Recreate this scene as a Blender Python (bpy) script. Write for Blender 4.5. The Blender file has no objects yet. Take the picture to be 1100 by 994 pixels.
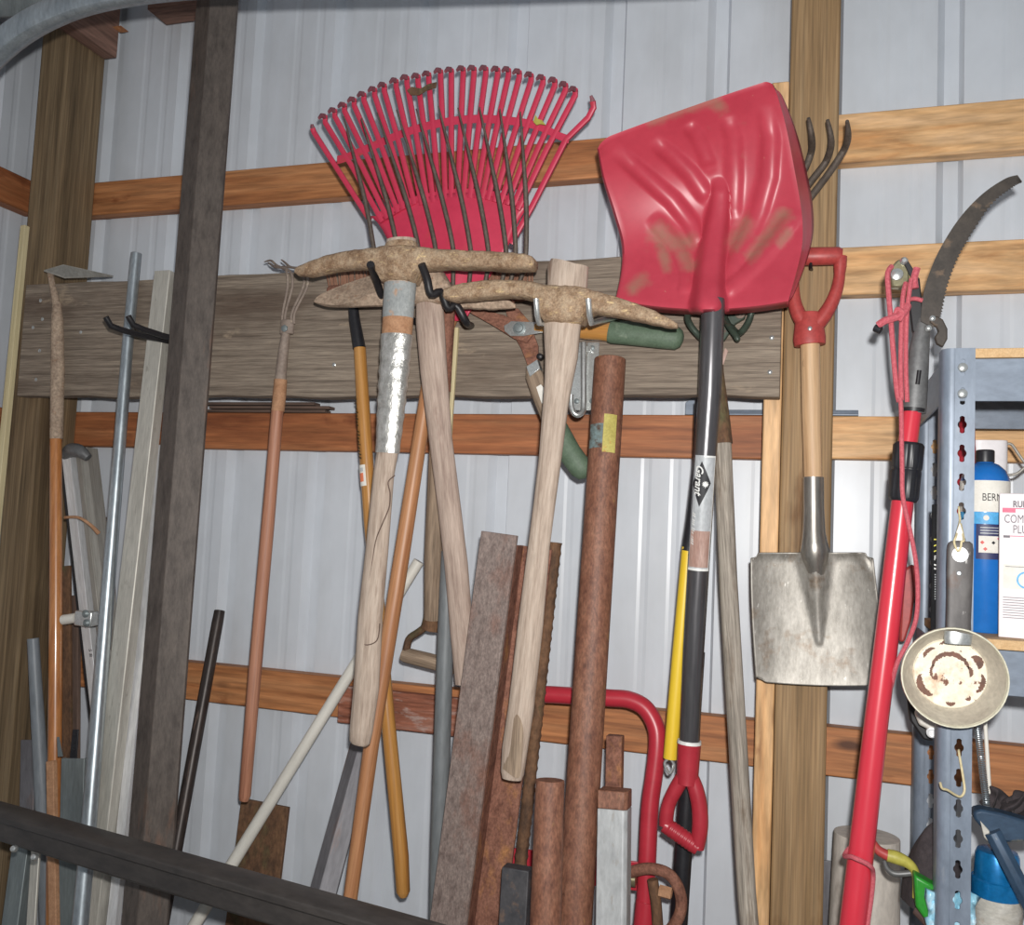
import bpy, math, random
from mathutils import Vector as V, Matrix
random.seed(7)
sc = bpy.context.scene
COL = sc.collection
# ------------------------------------------------------------------ camera
F = 986.05
YAW, PITCH, ROLL = -0.31048, 0.07209, 0.04527
CAM = V((1.5, -1.94314, 1.5))
fw = V((math.sin(YAW)*math.cos(PITCH), math.cos(YAW)*math.cos(PITCH), math.sin(PITCH)))
r0 = fw.cross(V((0, 0, 1))).normalized()
u0 = r0.cross(fw)
RT = math.cos(ROLL)*r0 + math.sin(ROLL)*u0
UP = -math.sin(ROLL)*r0 + math.cos(ROLL)*u0

def P(x, y, D):
    """point on the vertical plane that stands D metres in front of the wall sheet"""
    d = fw + RT*((x-550)/F) - UP*((y-497)/F)
    return CAM + d*((-D-CAM.y)/d.y)

def Pz(x, y, z):
    d = fw + RT*((x-550)/F) - UP*((y-497)/F)
    return CAM + d*((z-CAM.z)/d.z)

def S(x, y, D):
    """metres per pixel there"""
    return (P(x, y, D)-CAM).dot(fw)/F

cd = bpy.data.cameras.new('camera')
cd.sensor_width = 36; cd.sensor_fit = 'HORIZONTAL'; cd.lens = F/1100*36
cd.clip_start = .02
cam = bpy.data.objects.new('camera', cd); COL.objects.link(cam)
cam.matrix_world = Matrix(((RT.x, UP.x, -fw.x, CAM.x), (RT.y, UP.y, -fw.y, CAM.y), (RT.z, UP.z, -fw.z, CAM.z), (0, 0, 0, 1)))
sc.camera = cam

# ------------------------------------------------------------------ materials
def lin(c):
    if isinstance(c, (int, float)): c = (c, c, c)
    o = []
    for v in c:
        v /= 255
        o.append(v/12.92 if v <= .04045 else ((v+.055)/1.055)**2.4)
    return (*o, 1)

def mat(name, cols, scale=(40, 40, 40), rough=.5, metal=0, spec=.5, bump=0, rv=.0, layer=None, layer2=None, coat=0, detail=6, dist=0, lo=.3, hi=.7, fine=.14, knots=0, mud=None):
    """cols: list of sRGB colours spread over a noise; layer = (colour, scale, threshold, softness, roughness) of wear or dirt"""
    m = bpy.data.materials.new(name); m.use_nodes = True
    nt = m.node_tree; N = nt.nodes; L = nt.links
    b = N['Principled BSDF']
    b.inputs['Roughness'].default_value = rough
    b.inputs['Metallic'].default_value = metal
    b.inputs['Specular IOR Level'].default_value = spec
    if coat: b.inputs['Coat Weight'].default_value = coat; b.inputs['Coat Roughness'].default_value = .12
    at = N.new('ShaderNodeAttribute'); at.attribute_name = 'gr'
    def noise(s, det=detail, d=dist, off=(0, 0, 0)):
        mp = N.new('ShaderNodeMapping'); mp.inputs['Scale'].default_value = s; mp.inputs['Location'].default_value = off
        L.new(at.outputs['Vector'], mp.inputs['Vector'])
        n = N.new('ShaderNodeTexNoise'); n.inputs['Scale'].default_value = 1; n.inputs['Detail'].default_value = det
        n.inputs['Roughness'].default_value = .62; n.inputs['Distortion'].default_value = d
        L.new(mp.outputs[0], n.inputs['Vector'])
        return n.outputs['Fac']
    n1 = noise(scale)
    rp = N.new('ShaderNodeValToRGB'); el = rp.color_ramp.elements
    if len(cols) == 1: cols = [cols[0], cols[0]]
    while len(el) < len(cols): el.new(.5)
    for i, c in enumerate(cols):
        el[i].position = lo+(hi-lo)*i/(len(cols)-1); el[i].color = lin(c)
    L.new(n1, rp.inputs['Fac'])
    out = rp.outputs['Color']
    k = 0
    for ly in (layer, layer2):
        if not ly: continue
        k += 1
        c, s, th, soft = ly[:4]
        n2 = noise(s, 5, 0, (3.1*k, 1.7*k, 5.3*k))
        r2 = N.new('ShaderNodeMapRange'); r2.inputs[1].default_value = th-soft; r2.inputs[2].default_value = th+soft
        L.new(n2, r2.inputs[0])
        mx = N.new('ShaderNodeMix'); mx.data_type = 'RGBA'
        L.new(r2.outputs[0], mx.inputs[0]); L.new(out, mx.inputs[6]); mx.inputs[7].default_value = lin(c)
        out = mx.outputs[2]
        if len(ly) > 4:
            r3 = N.new('ShaderNodeMapRange'); r3.inputs[3].default_value = rough; r3.inputs[4].default_value = ly[4]
            L.new(r2.outputs[0], r3.inputs[0]); L.new(r3.outputs[0], b.inputs['Roughness'])
            if metal and len(ly) > 5:
                r4 = N.new('ShaderNodeMapRange'); r4.inputs[3].default_value = metal; r4.inputs[4].default_value = ly[5]
                L.new(r2.outputs[0], r4.inputs[0]); L.new(r4.outputs[0], b.inputs['Metallic'])
    if fine:
        nf = noise(tuple(min(900, c*4.3) for c in scale), 3, 0, (2, 5, 1))
        rf = N.new('ShaderNodeMapRange'); rf.inputs[1].default_value = .3; rf.inputs[2].default_value = .7; rf.inputs[3].default_value = 1-fine*1.25; rf.inputs[4].default_value = 1+fine*.75
        L.new(nf, rf.inputs[0])
        mf = N.new('ShaderNodeMix'); mf.data_type = 'RGBA'; mf.blend_type = 'MULTIPLY'; mf.inputs[0].default_value = 1
        L.new(out, mf.inputs[6]); L.new(rf.outputs[0], mf.inputs[7]); out = mf.outputs[2]
    if knots:
        mp = N.new('ShaderNodeMapping'); mp.inputs['Scale'].default_value = (9, 9, 3.2); L.new(at.outputs['Vector'], mp.inputs['Vector'])
        vo = N.new('ShaderNodeTexVoronoi'); vo.inputs['Scale'].default_value = 1; L.new(mp.outputs[0], vo.inputs['Vector'])
        rk = N.new('ShaderNodeMapRange'); rk.inputs[1].default_value = knots; rk.inputs[2].default_value = knots*.45; L.new(vo.outputs['Distance'], rk.inputs[0])
        mk = N.new('ShaderNodeMix'); mk.data_type = 'RGBA'; L.new(rk.outputs[0], mk.inputs[0]); L.new(out, mk.inputs[6]); mk.inputs[7].default_value = lin((92, 54, 32)); out = mk.outputs[2]
    if mud:
        am = N.new('ShaderNodeAttribute'); am.attribute_name = 'mud'
        nm = noise((38, 38, 38), 6, 0, (7, 7, 7))
        ad = N.new('ShaderNodeMath'); ad.operation = 'MULTIPLY_ADD'; ad.inputs[1].default_value = 1.5; ad.inputs[2].default_value = -.75; L.new(nm, ad.inputs[0])
        a2 = N.new('ShaderNodeMath'); a2.operation = 'ADD'; L.new(am.outputs['Fac'], a2.inputs[0]); L.new(ad.outputs[0], a2.inputs[1])
        rm = N.new('ShaderNodeMapRange'); rm.inputs[1].default_value = .2; rm.inputs[2].default_value = 1.1; rm.inputs[4].default_value = .85; L.new(a2.outputs[0], rm.inputs[0])
        mm = N.new('ShaderNodeMix'); mm.data_type = 'RGBA'; L.new(rm.outputs[0], mm.inputs[0]); L.new(out, mm.inputs[6]); mm.inputs[7].default_value = lin(mud); out = mm.outputs[2]
        r3 = N.new('ShaderNodeMapRange'); r3.inputs[3].default_value = rough; r3.inputs[4].default_value = .85
        L.new(rm.outputs[0], r3.inputs[0]); L.new(r3.outputs[0], b.inputs['Roughness'])
    L.new(out, b.inputs['Base Color'])
    if bump:
        bp = N.new('ShaderNodeBump'); bp.inputs['Strength'].default_value = min(1, bump); bp.inputs['Distance'].default_value = .002
        L.new(n1, bp.inputs['Height']); L.new(bp.outputs[0], b.inputs['Normal'])
    return m

WG = (60, 60, 2.2)     # wood grain: gr.z runs along the piece
M = {}
M['wall'] = mat('white_painted_steel', [(208, 213, 220), (214, 219, 226)], (3, 3, 2), .34, 0, .5, layer=((196, 199, 203), (7, 7, 1.2), .62, .2), fine=.04)
M['wall_dirty'] = mat('white_painted_steel_spotted', [(206, 211, 218), (214, 219, 226)], (3, 3, 2), .34, 0, .5, layer=((150, 150, 148), (60, 60, 45), .735, .02), fine=.04)
M['girt'] = mat('orange_pine', [(142, 84, 48), (182, 120, 74), (196, 138, 92)], (26, 26, 1.6), .6, bump=.15, layer=((122, 60, 28), (9, 9, 4), .68, .06), dist=.6, fine=.3, knots=.13)
M['girt_red'] = mat('red_brown_pine', [(132, 74, 44), (168, 104, 64), (184, 124, 82)], (26, 26, 1.6), .6, bump=.15, layer=((104, 50, 28), (9, 9, 4), .68, .06), dist=.6, fine=.3, knots=.13)
M['girt_pale'] = mat('pale_pine', [(196, 138, 84), (222, 176, 124), (232, 190, 144)], (18, 18, 2.2), .6, bump=.15, layer=((166, 104, 62), (13, 13, 6), .69, .05), dist=1.2, fine=.3, knots=.13)
M['post'] = mat('treated_post', [(122, 96, 62), (152, 122, 86), (166, 138, 102)], (46, 46, 1.1), .7, bump=.3, layer=((110, 72, 34), (10, 10, 2.5), .66, .07), dist=.4, fine=.3, knots=.08)
M['post_dark'] = mat('old_treated_post', [(90, 74, 52), (126, 105, 78), (140, 120, 92)], (52, 52, 1.2), .8, bump=.4, layer=((84, 66, 44), (14, 14, 1.4), .6, .08), dist=.5, fine=.3)
M['block'] = mat('brown_rough_block', [(112, 84, 72), (144, 110, 96)], (30, 30, 3), .8, bump=.4, fine=.3)
M['splice'] = mat('rough_splice_board', [(108, 62, 44), (150, 92, 70), (176, 130, 112)], (50, 50, 5), .85, bump=.5, layer=((178, 150, 140), (40, 40, 14), .62, .05), fine=.3)
M['board'] = mat('weathered_grey_plank', [(100, 88, 77), (136, 122, 108), (158, 144, 128)], (190, 190, 5), .85, bump=.5, layer=((100, 84, 72), (10, 10, 1.8), .6, .1), layer2=((186, 166, 142), (14, 14, 6), .7, .06), fine=.3)
M['slat'] = mat('dark_shim_wood', [(82, 66, 58), (120, 98, 86)], (60, 60, 3), .85, bump=.4, fine=.3)
M['floor'] = mat('concrete', [(120, 118, 112), (150, 147, 140)], (9, 9, 9), .9, bump=.2)
M['oldwood'] = mat('bare_handle_wood', [(152, 133, 118), (181, 162, 146), (196, 179, 163)], (140, 140, 9), .75, bump=.35, layer=((130, 106, 90), (40, 40, 7), .66, .08), fine=.14)
M['oldwood_rosy'] = mat('rosy_worn_handle_wood', [(150, 129, 117), (181, 160, 146), (194, 174, 160)], (120, 120, 9), .8, bump=.3, layer=((140, 112, 100), (30, 30, 6), .64, .08), fine=.14)
M['greywood'] = mat('grey_weathered_handle_wood', [(118, 110, 100), (160, 150, 138), (188, 178, 164)], (150, 150, 5), .85, bump=.6, layer=((120, 104, 88), (40, 40, 8), .63, .08), fine=.3)
M['forkwood'] = mat('worn_brown_shaft_wood', [(118, 98, 80), (152, 132, 112), (170, 148, 126)], (90, 90, 4), .8, bump=.35, fine=.3)
M['tan'] = mat('tan_varnished_wood', [(156, 102, 66), (182, 128, 88), (192, 142, 100)], (70, 70, 2.5), .45, bump=.1, layer=((150, 92, 56), (40, 40, 6), .68, .06))
M['gold'] = mat('golden_varnished_wood', [(158, 104, 48), (186, 132, 68), (198, 148, 86)], (60, 60, 2), .3, bump=.08, coat=.5)
M['hoewood'] = mat('orange_varnished_wood', [(160, 98, 52), (184, 120, 68), (194, 132, 80)], (60, 60, 2.5), .32, coat=.5)
M['pinkwood'] = mat('reddish_brown_handle_wood', [(142, 88, 66), (176, 122, 96), (186, 134, 108)], (70, 70, 3), .55, bump=.15)
M['blonde'] = mat('blonde_shaft_wood', [(178, 138, 100), (208, 170, 130), (216, 182, 144)], (70, 70, 2.5), .5, bump=.1, layer=((150, 112, 84), (50, 50, 12), .68, .05))
M['stick'] = mat('pale_stick_wood', [(196, 180, 138), (220, 206, 166)], (60, 60, 2), .6)
M['dirtsteel'] = mat('dusty_rusted_iron', [(134, 106, 80), (164, 138, 112), (182, 160, 134)], (70, 70, 70), .9, bump=.9, layer=((214, 186, 140), (150, 150, 40), .64, .05), layer2=((128, 100, 76), (24, 24, 24), .6, .08), fine=.3)
M['paleiron'] = mat('pale_dusty_iron', [(142, 120, 102), (172, 150, 130), (184, 162, 140)], (40, 40, 40), .85, bump=.5, layer=((150, 112, 84), (60, 60, 60), .66, .06), fine=.3)
M['greyiron'] = mat('worn_grey_iron', [(128, 112, 102), (156, 140, 128)], (40, 40, 40), .7, bump=.3, layer=((176, 160, 140), (60, 60, 40), .66, .05))
M['rust'] = mat('red_brown_rust', [(102, 66, 54), (134, 92, 76), (150, 106, 88)], (60, 60, 40), .85, 0, .3, bump=.5, layer=((168, 118, 78), (25, 25, 14), .63, .07), fine=.3)
M['rust_orange'] = mat('orange_rust', [(104, 66, 52), (134, 90, 70), (150, 106, 84)], (70, 70, 30), .6, 0, .5, bump=.3, layer=((182, 148, 84), (45, 45, 18), .70, .04), layer2=((122, 78, 58), (16, 16, 7), .62, .1), fine=.32)
M['rust_grey'] = mat('grey_scaled_steel', [(104, 88, 82), (128, 112, 105), (140, 124, 116)], (80, 80, 40), .6, .0, .5, bump=.5, layer=((196, 182, 170), (150, 150, 130), .715, .02), layer2=((120, 76, 58), (10, 10, 5), .62, .1), fine=.3)
M['rust_dark'] = mat('dark_rusted_plate', [(76, 56, 42), (108, 78, 56), (122, 90, 64)], (40, 40, 20), .85, bump=.5, layer=((90, 84, 56), (28, 28, 12), .62, .08), fine=.3)
M['darksteel'] = mat('dark_brown_steel', [(74, 66, 61), (94, 85, 79), (104, 94, 87)], (60, 60, 20), .55, .25, .5, bump=.25, layer=((126, 96, 80), (14, 14, 3), .68, .06))
M['blacksteel'] = mat('black_painted_steel', [(50, 47, 46), (70, 65, 62)], (30, 30, 12), .45, .0, .5, layer=((92, 84, 78), (40, 40, 8), .68, .06))
M['blackpipe'] = mat('black_iron_pipe', [(48, 42, 40), (72, 62, 58)], (50, 50, 16), .4, .3, .5, bump=.2, layer=((128, 106, 94), (60, 60, 12), .68, .05))
M['greysteel'] = mat('blue_grey_steel', [(104, 102, 106), (128, 126, 130)], (40, 40, 8), .5, .2, .5, layer=((136, 102, 84), (24, 24, 5), .66, .08))
M['galv'] = mat('galvanised_steel', [(158, 166, 172), (190, 198, 202)], (50, 50, 14), .36, .75, .5, bump=.08)
M['galv_dull'] = mat('dull_galvanised_steel', [(118, 126, 128), (142, 150, 150)], (40, 40, 6), .5, .4, .5)
M['track'] = mat('galvanised_track', [(150, 160, 168), (182, 192, 198)], (40, 40, 10), .34, .6, .5)
M['alu'] = mat('dull_white_aluminium', [(186, 182, 172), (206, 202, 192)], (60, 60, 6), .5, .35, .5, layer=((160, 154, 144), (50, 50, 20), .68, .05))
M['alu_white'] = mat('bright_aluminium', [(214, 214, 214), (234, 234, 236)], (50, 50, 6), .35, .3, .5)
M['alu_grey'] = mat('grey_aluminium', [(150, 146, 138), (172, 168, 160)], (60, 60, 5), .5, .4, .5)
M['zinc'] = mat('bright_zinc', [(196, 198, 196), (220, 222, 220)], (80, 80, 80), .28, .75, .5)
M['spade'] = mat('scuffed_spade_steel', [(138, 133, 125), (160, 155, 147), (174, 169, 161)], (60, 60, 22), .5, .45, .5, bump=.2, layer=((132, 116, 100), (24, 24, 24), .66, .08), layer2=((206, 202, 194), (160, 160, 60), .68, .04))
M['tineiron'] = mat('dark_brown_tine_iron', [(80, 70, 62), (108, 96, 86)], (60, 60, 40), .6, .2, .5, bump=.2, fine=.25)
M['ironblock'] = mat('dark_blue_black_iron', [(58, 58, 62), (84, 82, 84)], (40, 40, 30), .6, .2, layer=((112, 92, 80), (30, 30, 30), .64, .06))
M['rake_tip'] = mat('scuffed_dark_rake_tip', [(112, 70, 78), (150, 84, 94)], (60, 60, 60), .6)
M['blackmatte'] = mat('matte_black_sleeve', [(26, 26, 28), (34, 34, 36)], (40, 40, 40), .85, 0, .2)
M['socket'] = mat('polished_socket_steel', [(156, 150, 142), (186, 180, 172)], (60, 60, 10), .3, .8, .5)
M['sawsteel'] = mat('dark_pitted_saw_steel', [(52, 46, 41), (72, 64, 57)], (60, 60, 60), .6, .1, .5, bump=.2, layer=((112, 92, 74), (30, 30, 30), .66, .06))
M['castgrey'] = mat('grey_cast_alloy', [(98, 98, 98), (116, 116, 116)], (40, 40, 40), .45, .3, .5)
M['goldzinc'] = mat('yellow_zinc', [(150, 142, 112), (180, 174, 142)], (50, 50, 50), .3, .7, .5)
M['red_rake'] = mat('red_rake_plastic', [(196, 52, 80), (206, 60, 88)], (20, 20, 20), .42, 0, .5, layer=((184, 70, 70), (50, 50, 12), .66, .08), fine=.04)
M['red_scoop'] = mat('red_scoop_plastic', [(180, 58, 74), (190, 66, 82)], (14, 14, 14), .37, 0, .5, layer=((196, 126, 112), (60, 60, 60), .735, .03), fine=.03, mud=(156, 108, 92))
M['red_grip'] = mat('red_grip_plastic', [(164, 42, 54), (176, 50, 62)], (30, 30, 30), .35, fine=.04)
M['red_handle'] = mat('faded_red_plastic', [(170, 64, 62), (182, 74, 70)], (30, 30, 30), .45)
M['red_pole'] = mat('red_fibreglass', [(200, 50, 66), (208, 58, 72)], (20, 20, 4), .28, coat=.3, fine=.04)
M['red_paint'] = mat('red_painted_tube', [(178, 44, 58), (188, 52, 66)], (30, 30, 10), .35, layer=((150, 40, 40), (50, 50, 20), .7, .04), fine=.04)
M['red_rope'] = mat('faded_red_rope', [(176, 72, 84), (204, 108, 116)], (300, 300, 300), .9)
M['green_grip'] = mat('green_rubber', [(82, 100, 80), (98, 116, 96)], (60, 60, 60), .6, layer=((126, 138, 120), (40, 40, 40), .68, .06))
M['darkgreen'] = mat('dark_green_iron', [(52, 62, 54), (72, 84, 72)], (60, 60, 60), .45, .2, layer=((96, 74, 62), (40, 40, 40), .66, .05))
M['black'] = mat('black_coating', [(28, 27, 30), (38, 36, 38)], (60, 60, 60), .45)
M['blackplastic'] = mat('black_plastic', [(30, 30, 34), (40, 40, 44)], (40, 40, 40), .4)
M['shaft'] = mat('dark_grey_shaft', [(92, 90, 92), (108, 106, 108)], (40, 40, 4), .26, .6, .5, layer=((190, 186, 180), (120, 120, 16), .745, .015))
M['yellow'] = mat('yellow_fibreglass', [(232, 194, 52), (238, 202, 60)], (30, 30, 5), .4, fine=.04)
M['pvc'] = mat('white_pvc', [(216, 212, 202), (230, 226, 216)], (40, 40, 10), .4, fine=.04)
M['pvc_dirty'] = mat('dusty_white_pvc', [(196, 188, 178), (214, 206, 196)], (20, 20, 8), .5, layer=((166, 156, 146), (16, 16, 10), .64, .1))
M['greypvc'] = mat('grey_pvc', [(120, 126, 132), (132, 138, 144)], (30, 30, 6), .45)
M['greycond'] = mat('dark_grey_conduit', [(106, 110, 112), (120, 124, 126)], (30, 30, 6), .5)
M['whitepost'] = mat('worn_white_paint', [(160, 162, 163), (186, 188, 188)], (30, 30, 10), .5, layer=((150, 140, 130), (60, 60, 20), .68, .05))
M['foil'] = mat('crinkled_silver_tape', [(170, 168, 162), (206, 204, 198), (222, 220, 216)], (90, 90, 60), .3, .7, .5, bump=1)
M['greytape'] = mat('grey_cloth_tape', [(138, 142, 142), (164, 166, 164)], (60, 60, 40), .7, bump=.3, layer=((184, 148, 122), (40, 40, 40), .62, .06))
M['browntape'] = mat('brown_rust_stained_tape', [(160, 116, 84), (190, 146, 112)], (60, 60, 60), .8)
M['bristle'] = mat('red_brown_bristle', [(118, 78, 62), (170, 128, 104)], (300, 300, 12), .9)
M['paper'] = mat('white_paper', [(222, 218, 208), (234, 230, 222)], (60, 60, 60), .7, fine=.04)
M['paper_grey'] = mat('silver_sticker', [(168, 172, 174), (196, 198, 200)], (40, 40, 20), .45)
M['paper_worn'] = mat('scuffed_brown_sticker', [(150, 112, 98), (190, 160, 148)], (120, 120, 16), .6)
M['paper_yellow'] = mat('yellow_paper', [(176, 162, 84), (196, 184, 104)], (60, 60, 60), .7, layer=((196, 130, 60), (50, 50, 50), .64, .06))
M['paper_teal'] = mat('smudged_blue_grey_paper', [(96, 104, 98), (130, 150, 152)], (120, 120, 120), .7, layer=((86, 62, 50), (60, 60, 60), .58, .06))
M['orange_dot'] = mat('orange_print', [(232, 128, 92)], rough=.6)
M['ink'] = mat('black_ink', [(34, 34, 38)], rough=.6)
M['ink_brown'] = mat('dark_brown_ink', [(72, 56, 30)], rough=.5)
M['ink_white'] = mat('white_ink', [(228, 228, 224)], rough=.5)
M['ink_grey'] = mat('grey_ink', [(110, 104, 110)], rough=.6)
M['ink_pink'] = mat('pink_ink', [(222, 110, 136)], rough=.6)
M['ink_yellow'] = mat('yellow_ink', [(214, 204, 66)], rough=.6)
M['ink_navy'] = mat('navy_ink', [(46, 50, 92)], rough=.5)
M['ink_sky'] = mat('sky_blue_ink', [(84, 168, 220)], rough=.5)
M['ink_red'] = mat('red_ink', [(206, 70, 60)], rough=.5)
M['blue'] = mat('blue_enamel', [(30, 106, 184), (36, 114, 194)], (20, 20, 20), .25, coat=.3, fine=.04)
M['bluecan'] = mat('metallic_blue_lacquer', [(20, 110, 172), (30, 128, 190)], (40, 40, 40), .25, .4)
M['canpaper'] = mat('creased_white_label', [(190, 184, 172), (216, 212, 204)], (30, 30, 60), .6, layer=((170, 140, 112), (20, 20, 20), .66, .08))
M['boxwhite'] = mat('pale_pink_carton', [(220, 210, 212), (228, 220, 222)], (10, 10, 10), .5, fine=.04)
M['tub'] = mat('white_tub_plastic', [(226, 222, 224), (234, 230, 232)], (20, 20, 20), .4, fine=.04)
M['shelf'] = mat('blue_grey_shelf_enamel', [(118, 128, 142), (130, 140, 154)], (20, 20, 8), .4, .15, .5, layer=((146, 150, 156), (40, 40, 10), .7, .05))
M['deck'] = mat('particle_board', [(196, 158, 112), (216, 182, 138)], (120, 120, 120), .8)
M['enamel'] = mat('worn_cream_enamel', [(200, 194, 170), (216, 212, 192)], (40, 40, 40), .3, layer=((92, 70, 54), (60, 60, 60), .69, .02))
M['panfloor'] = mat('burnt_cream_enamel', [(226, 218, 196), (234, 226, 206), (204, 142, 90)], (22, 22, 22), .35, layer=((112, 66, 44), (55, 55, 55), .64, .02), lo=.35, hi=.72)
M['panburn'] = mat('burnt_brown_crust', [(84, 56, 44), (120, 78, 58)], (60, 60, 60), .6)
M['panwall'] = mat('stained_grey_enamel', [(170, 160, 146), (190, 182, 166)], (30, 30, 30), .35)
M['panhandle'] = mat('scorched_grey_steel', [(66, 62, 62), (98, 94, 92)], (30, 30, 14), .5, .15, .5, layer=((206, 202, 198), (60, 60, 30), .68, .03), layer2=((84, 60, 46), (30, 30, 14), .66, .06))
M['cloth'] = mat('dark_grey_felt', [(52, 46, 48), (72, 64, 66)], (120, 120, 120), .95, bump=.5)
M['bluearm'] = mat('dark_blue_painted_iron', [(42, 62, 84), (58, 80, 102)], (40, 40, 20), .5, .2, layer=((128, 128, 122), (50, 50, 30), .68, .04))
M['green'] = mat('bright_green_plastic', [(40, 138, 42), (52, 152, 52)], (20, 20, 20), .4)
M['olive'] = mat('dull_yellow_vinyl', [(170, 162, 70), (186, 178, 84)], (30, 30, 30), .5)
M['skyfilm'] = mat('light_blue_printed_film', [(98, 178, 214), (150, 206, 228), (226, 236, 240)], (22, 22, 22), .3, layer=((196, 150, 172), (26, 26, 26), .66, .04))
M['brownbag'] = mat('brown_leather', [(78, 60, 56), (104, 82, 74)], (40, 40, 40), .7)

# ------------------------------------------------------------------ mesh builder
def perp(a):
    a = a.normalized()
    ref = V((0, 1, 0)) if abs(a.y) < .9 else V((1, 0, 0))
    s = a.cross(ref).normalized()
    return s, s.cross(a).normalized()      # (in-plane side, roughly wall normal)

class MB:
    def __init__(self, axis=None):
        self.v = []; self.f = []; self.g = []; self.mi = []; self.axis = axis; self.cur = 0
        self.off = V((random.uniform(-9, 9), random.uniform(-9, 9), random.uniform(-9, 9)))
    def add(self, vs, fs, axis=None):
        a = axis or self.axis or V((0, 0, 1))
        a = V(a).normalized(); s, t = perp(a); o = len(self.v)
        for p in vs:
            p = V(p); self.v.append(p); self.g.append(V((p.dot(s), p.dot(t), p.dot(a)))+self.off)
        self.f += [[i+o for i in q] for q in fs]
        self.mi += [self.cur]*len(fs)
        return self
    def rings(self, rs, cap0=True, cap1=True, closed=False, axis=None):
        n = len(rs[0]); vs = [p for r in rs for p in r]; fs = []
        m = len(rs)
        for i in range(m if closed else m-1):
            j = (i+1) % m
            for k in range(n):
                l = (k+1) % n
                fs.append([i*n+k, i*n+l, j*n+l, j*n+k])
        if not closed:
            if cap0: fs.append(list(range(n))[::-1])
            if cap1: fs.append([(m-1)*n+k for k in range(n)])
        return self.add(vs, fs, axis)
    def tube(self, pts, r, n=14, ell=1, closed=False, cap=True, axis=None, sq=False):
        pts = [V(p) for p in pts]; m = len(pts)
        if not isinstance(r, (list, tuple)): r = [r]*m
        if not isinstance(ell, (list, tuple)): ell = [ell]*m
        rs = []; ps = None
        for i, p in enumerate(pts):
            if closed: t = pts[(i+1) % m]-pts[i-1]
            else: t = pts[min(i+1, m-1)]-pts[max(i-1, 0)]
            t.normalize()
            if ps is None: s, q = perp(t)
            else:
                s = ps-t*ps.dot(t); s.normalize(); q = s.cross(t).normalized()
            ps = s
            ring = []
            for k in range(n):
                a = 2*math.pi*(k+.5)/n
                ca, sa = math.cos(a), math.sin(a)
                if sq: ca = math.copysign(abs(ca)**.5, ca); sa = math.copysign(abs(sa)**.5, sa)
                ring.append(p+s*(ca*r[i])+q*(sa*r[i]*ell[i]))
            rs.append(ring)
        return self.rings(rs, cap, cap, closed, axis or (None if self.axis else (pts[-1]-pts[0] if (pts[-1]-pts[0]).length > 1e-6 else None)))
    def sect(self, p0, p1, prof, side=None, axis=None):
        """profile [(u, v)]: u along the in-plane side, v towards the room"""
        p0 = V(p0); p1 = V(p1); a = (p1-p0).normalized()
        s, q = perp(a)
        if side is not None:
            s = V(side)-a*V(side).dot(a); s.normalize(); q = a.cross(s).normalized()
        if q.y > 0: q = -q
        if s.x < 0 and side is None: s = -s
        return self.rings([[p+s*u+q*w for u, w in prof] for p in (p0, p1)], axis=axis or a)
    def slab(self, pts, th, axis=None, dirn=V((0, 1, 0))):
        """outline of 3-D points (front face) pushed back by th along dirn"""
        n = len(pts); pts = [V(p) for p in pts]
        vs = pts+[p+dirn*th for p in pts]
        fs = [list(range(n)), [n+k for k in range(n)][::-1]]
        fs += [[(k+1) % n, k, n+k, n+(k+1) % n] for k in range(n)]
        return self.add(vs, fs, axis)
    def box(self, a, b, axis=None):
        x0, y0, z0 = a; x1, y1, z1 = b
        vs = [V((x, y, z)) for z in (z0, z1) for x, y in ((x0, y0), (x1, y0), (x1, y1), (x0, y1))]
        return self.add(vs, [[3, 2, 1, 0], [4, 5, 6, 7], [0, 1, 5, 4], [1, 2, 6, 5], [2, 3, 7, 6], [3, 0, 4, 7]], axis)
    def lathe(self, p, ax, prof, n=28, cap0=True, cap1=True, axis=None):
        ax = V(ax).normalized(); s, q = perp(ax)
        rs = [[V(p)+ax*h+(s*math.cos(2*math.pi*k/n)+q*math.sin(2*math.pi*k/n))*r for k in range(n)] for r, h in prof]
        return self.rings(rs, cap0, cap1, axis=axis or ax)
    def grid(self, G, axis=None):
        m = len(G); n = len(G[0])
        vs = [p for r in G for p in r]
        fs = [[i*n+j, i*n+j+1, (i+1)*n+j+1, (i+1)*n+j] for i in range(m-1) for j in range(n-1)]
        return self.add(vs, fs, axis)

def make(name, mb, mats, bevel=0, solid=0, sub=0, sharp=.7, seg=2):
    me = bpy.data.meshes.new(name)
    me.from_pydata([tuple(v) for v in mb.v], [], mb.f)
    at = me.attributes.new('gr', 'FLOAT_VECTOR', 'POINT')
    at.data.foreach_set('vector', [c for g in mb.g for c in g])
    if not isinstance(mats, (list, tuple)): mats = [mats]
    for m in mats: me.materials.append(M[m] if isinstance(m, str) else m)
    if len(mats) > 1: me.polygons.foreach_set('material_index', mb.mi)
    import bmesh
    bm = bmesh.new(); bm.from_mesh(me)
    if not solid: bmesh.ops.recalc_face_normals(bm, faces=bm.faces)
    bm.to_mesh(me); bm.free()
    me.shade_smooth()
    me.set_sharp_from_angle(angle=sharp)
    o = bpy.data.objects.new(name, me); COL.objects.link(o)
    if solid:
        s = o.modifiers.new('thickness', 'SOLIDIFY'); s.thickness = abs(solid); s.offset = -1 if solid > 0 else 1
    if bevel:
        b = o.modifiers.new('edge', 'BEVEL'); b.width = bevel; b.segments = seg; b.limit_method = 'ANGLE'; b.angle_limit = .6; b.harden_normals = False
    if sub:
        s = o.modifiers.new('smooth', 'SUBSURF'); s.levels = sub; s.render_levels = sub
    return o

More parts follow.
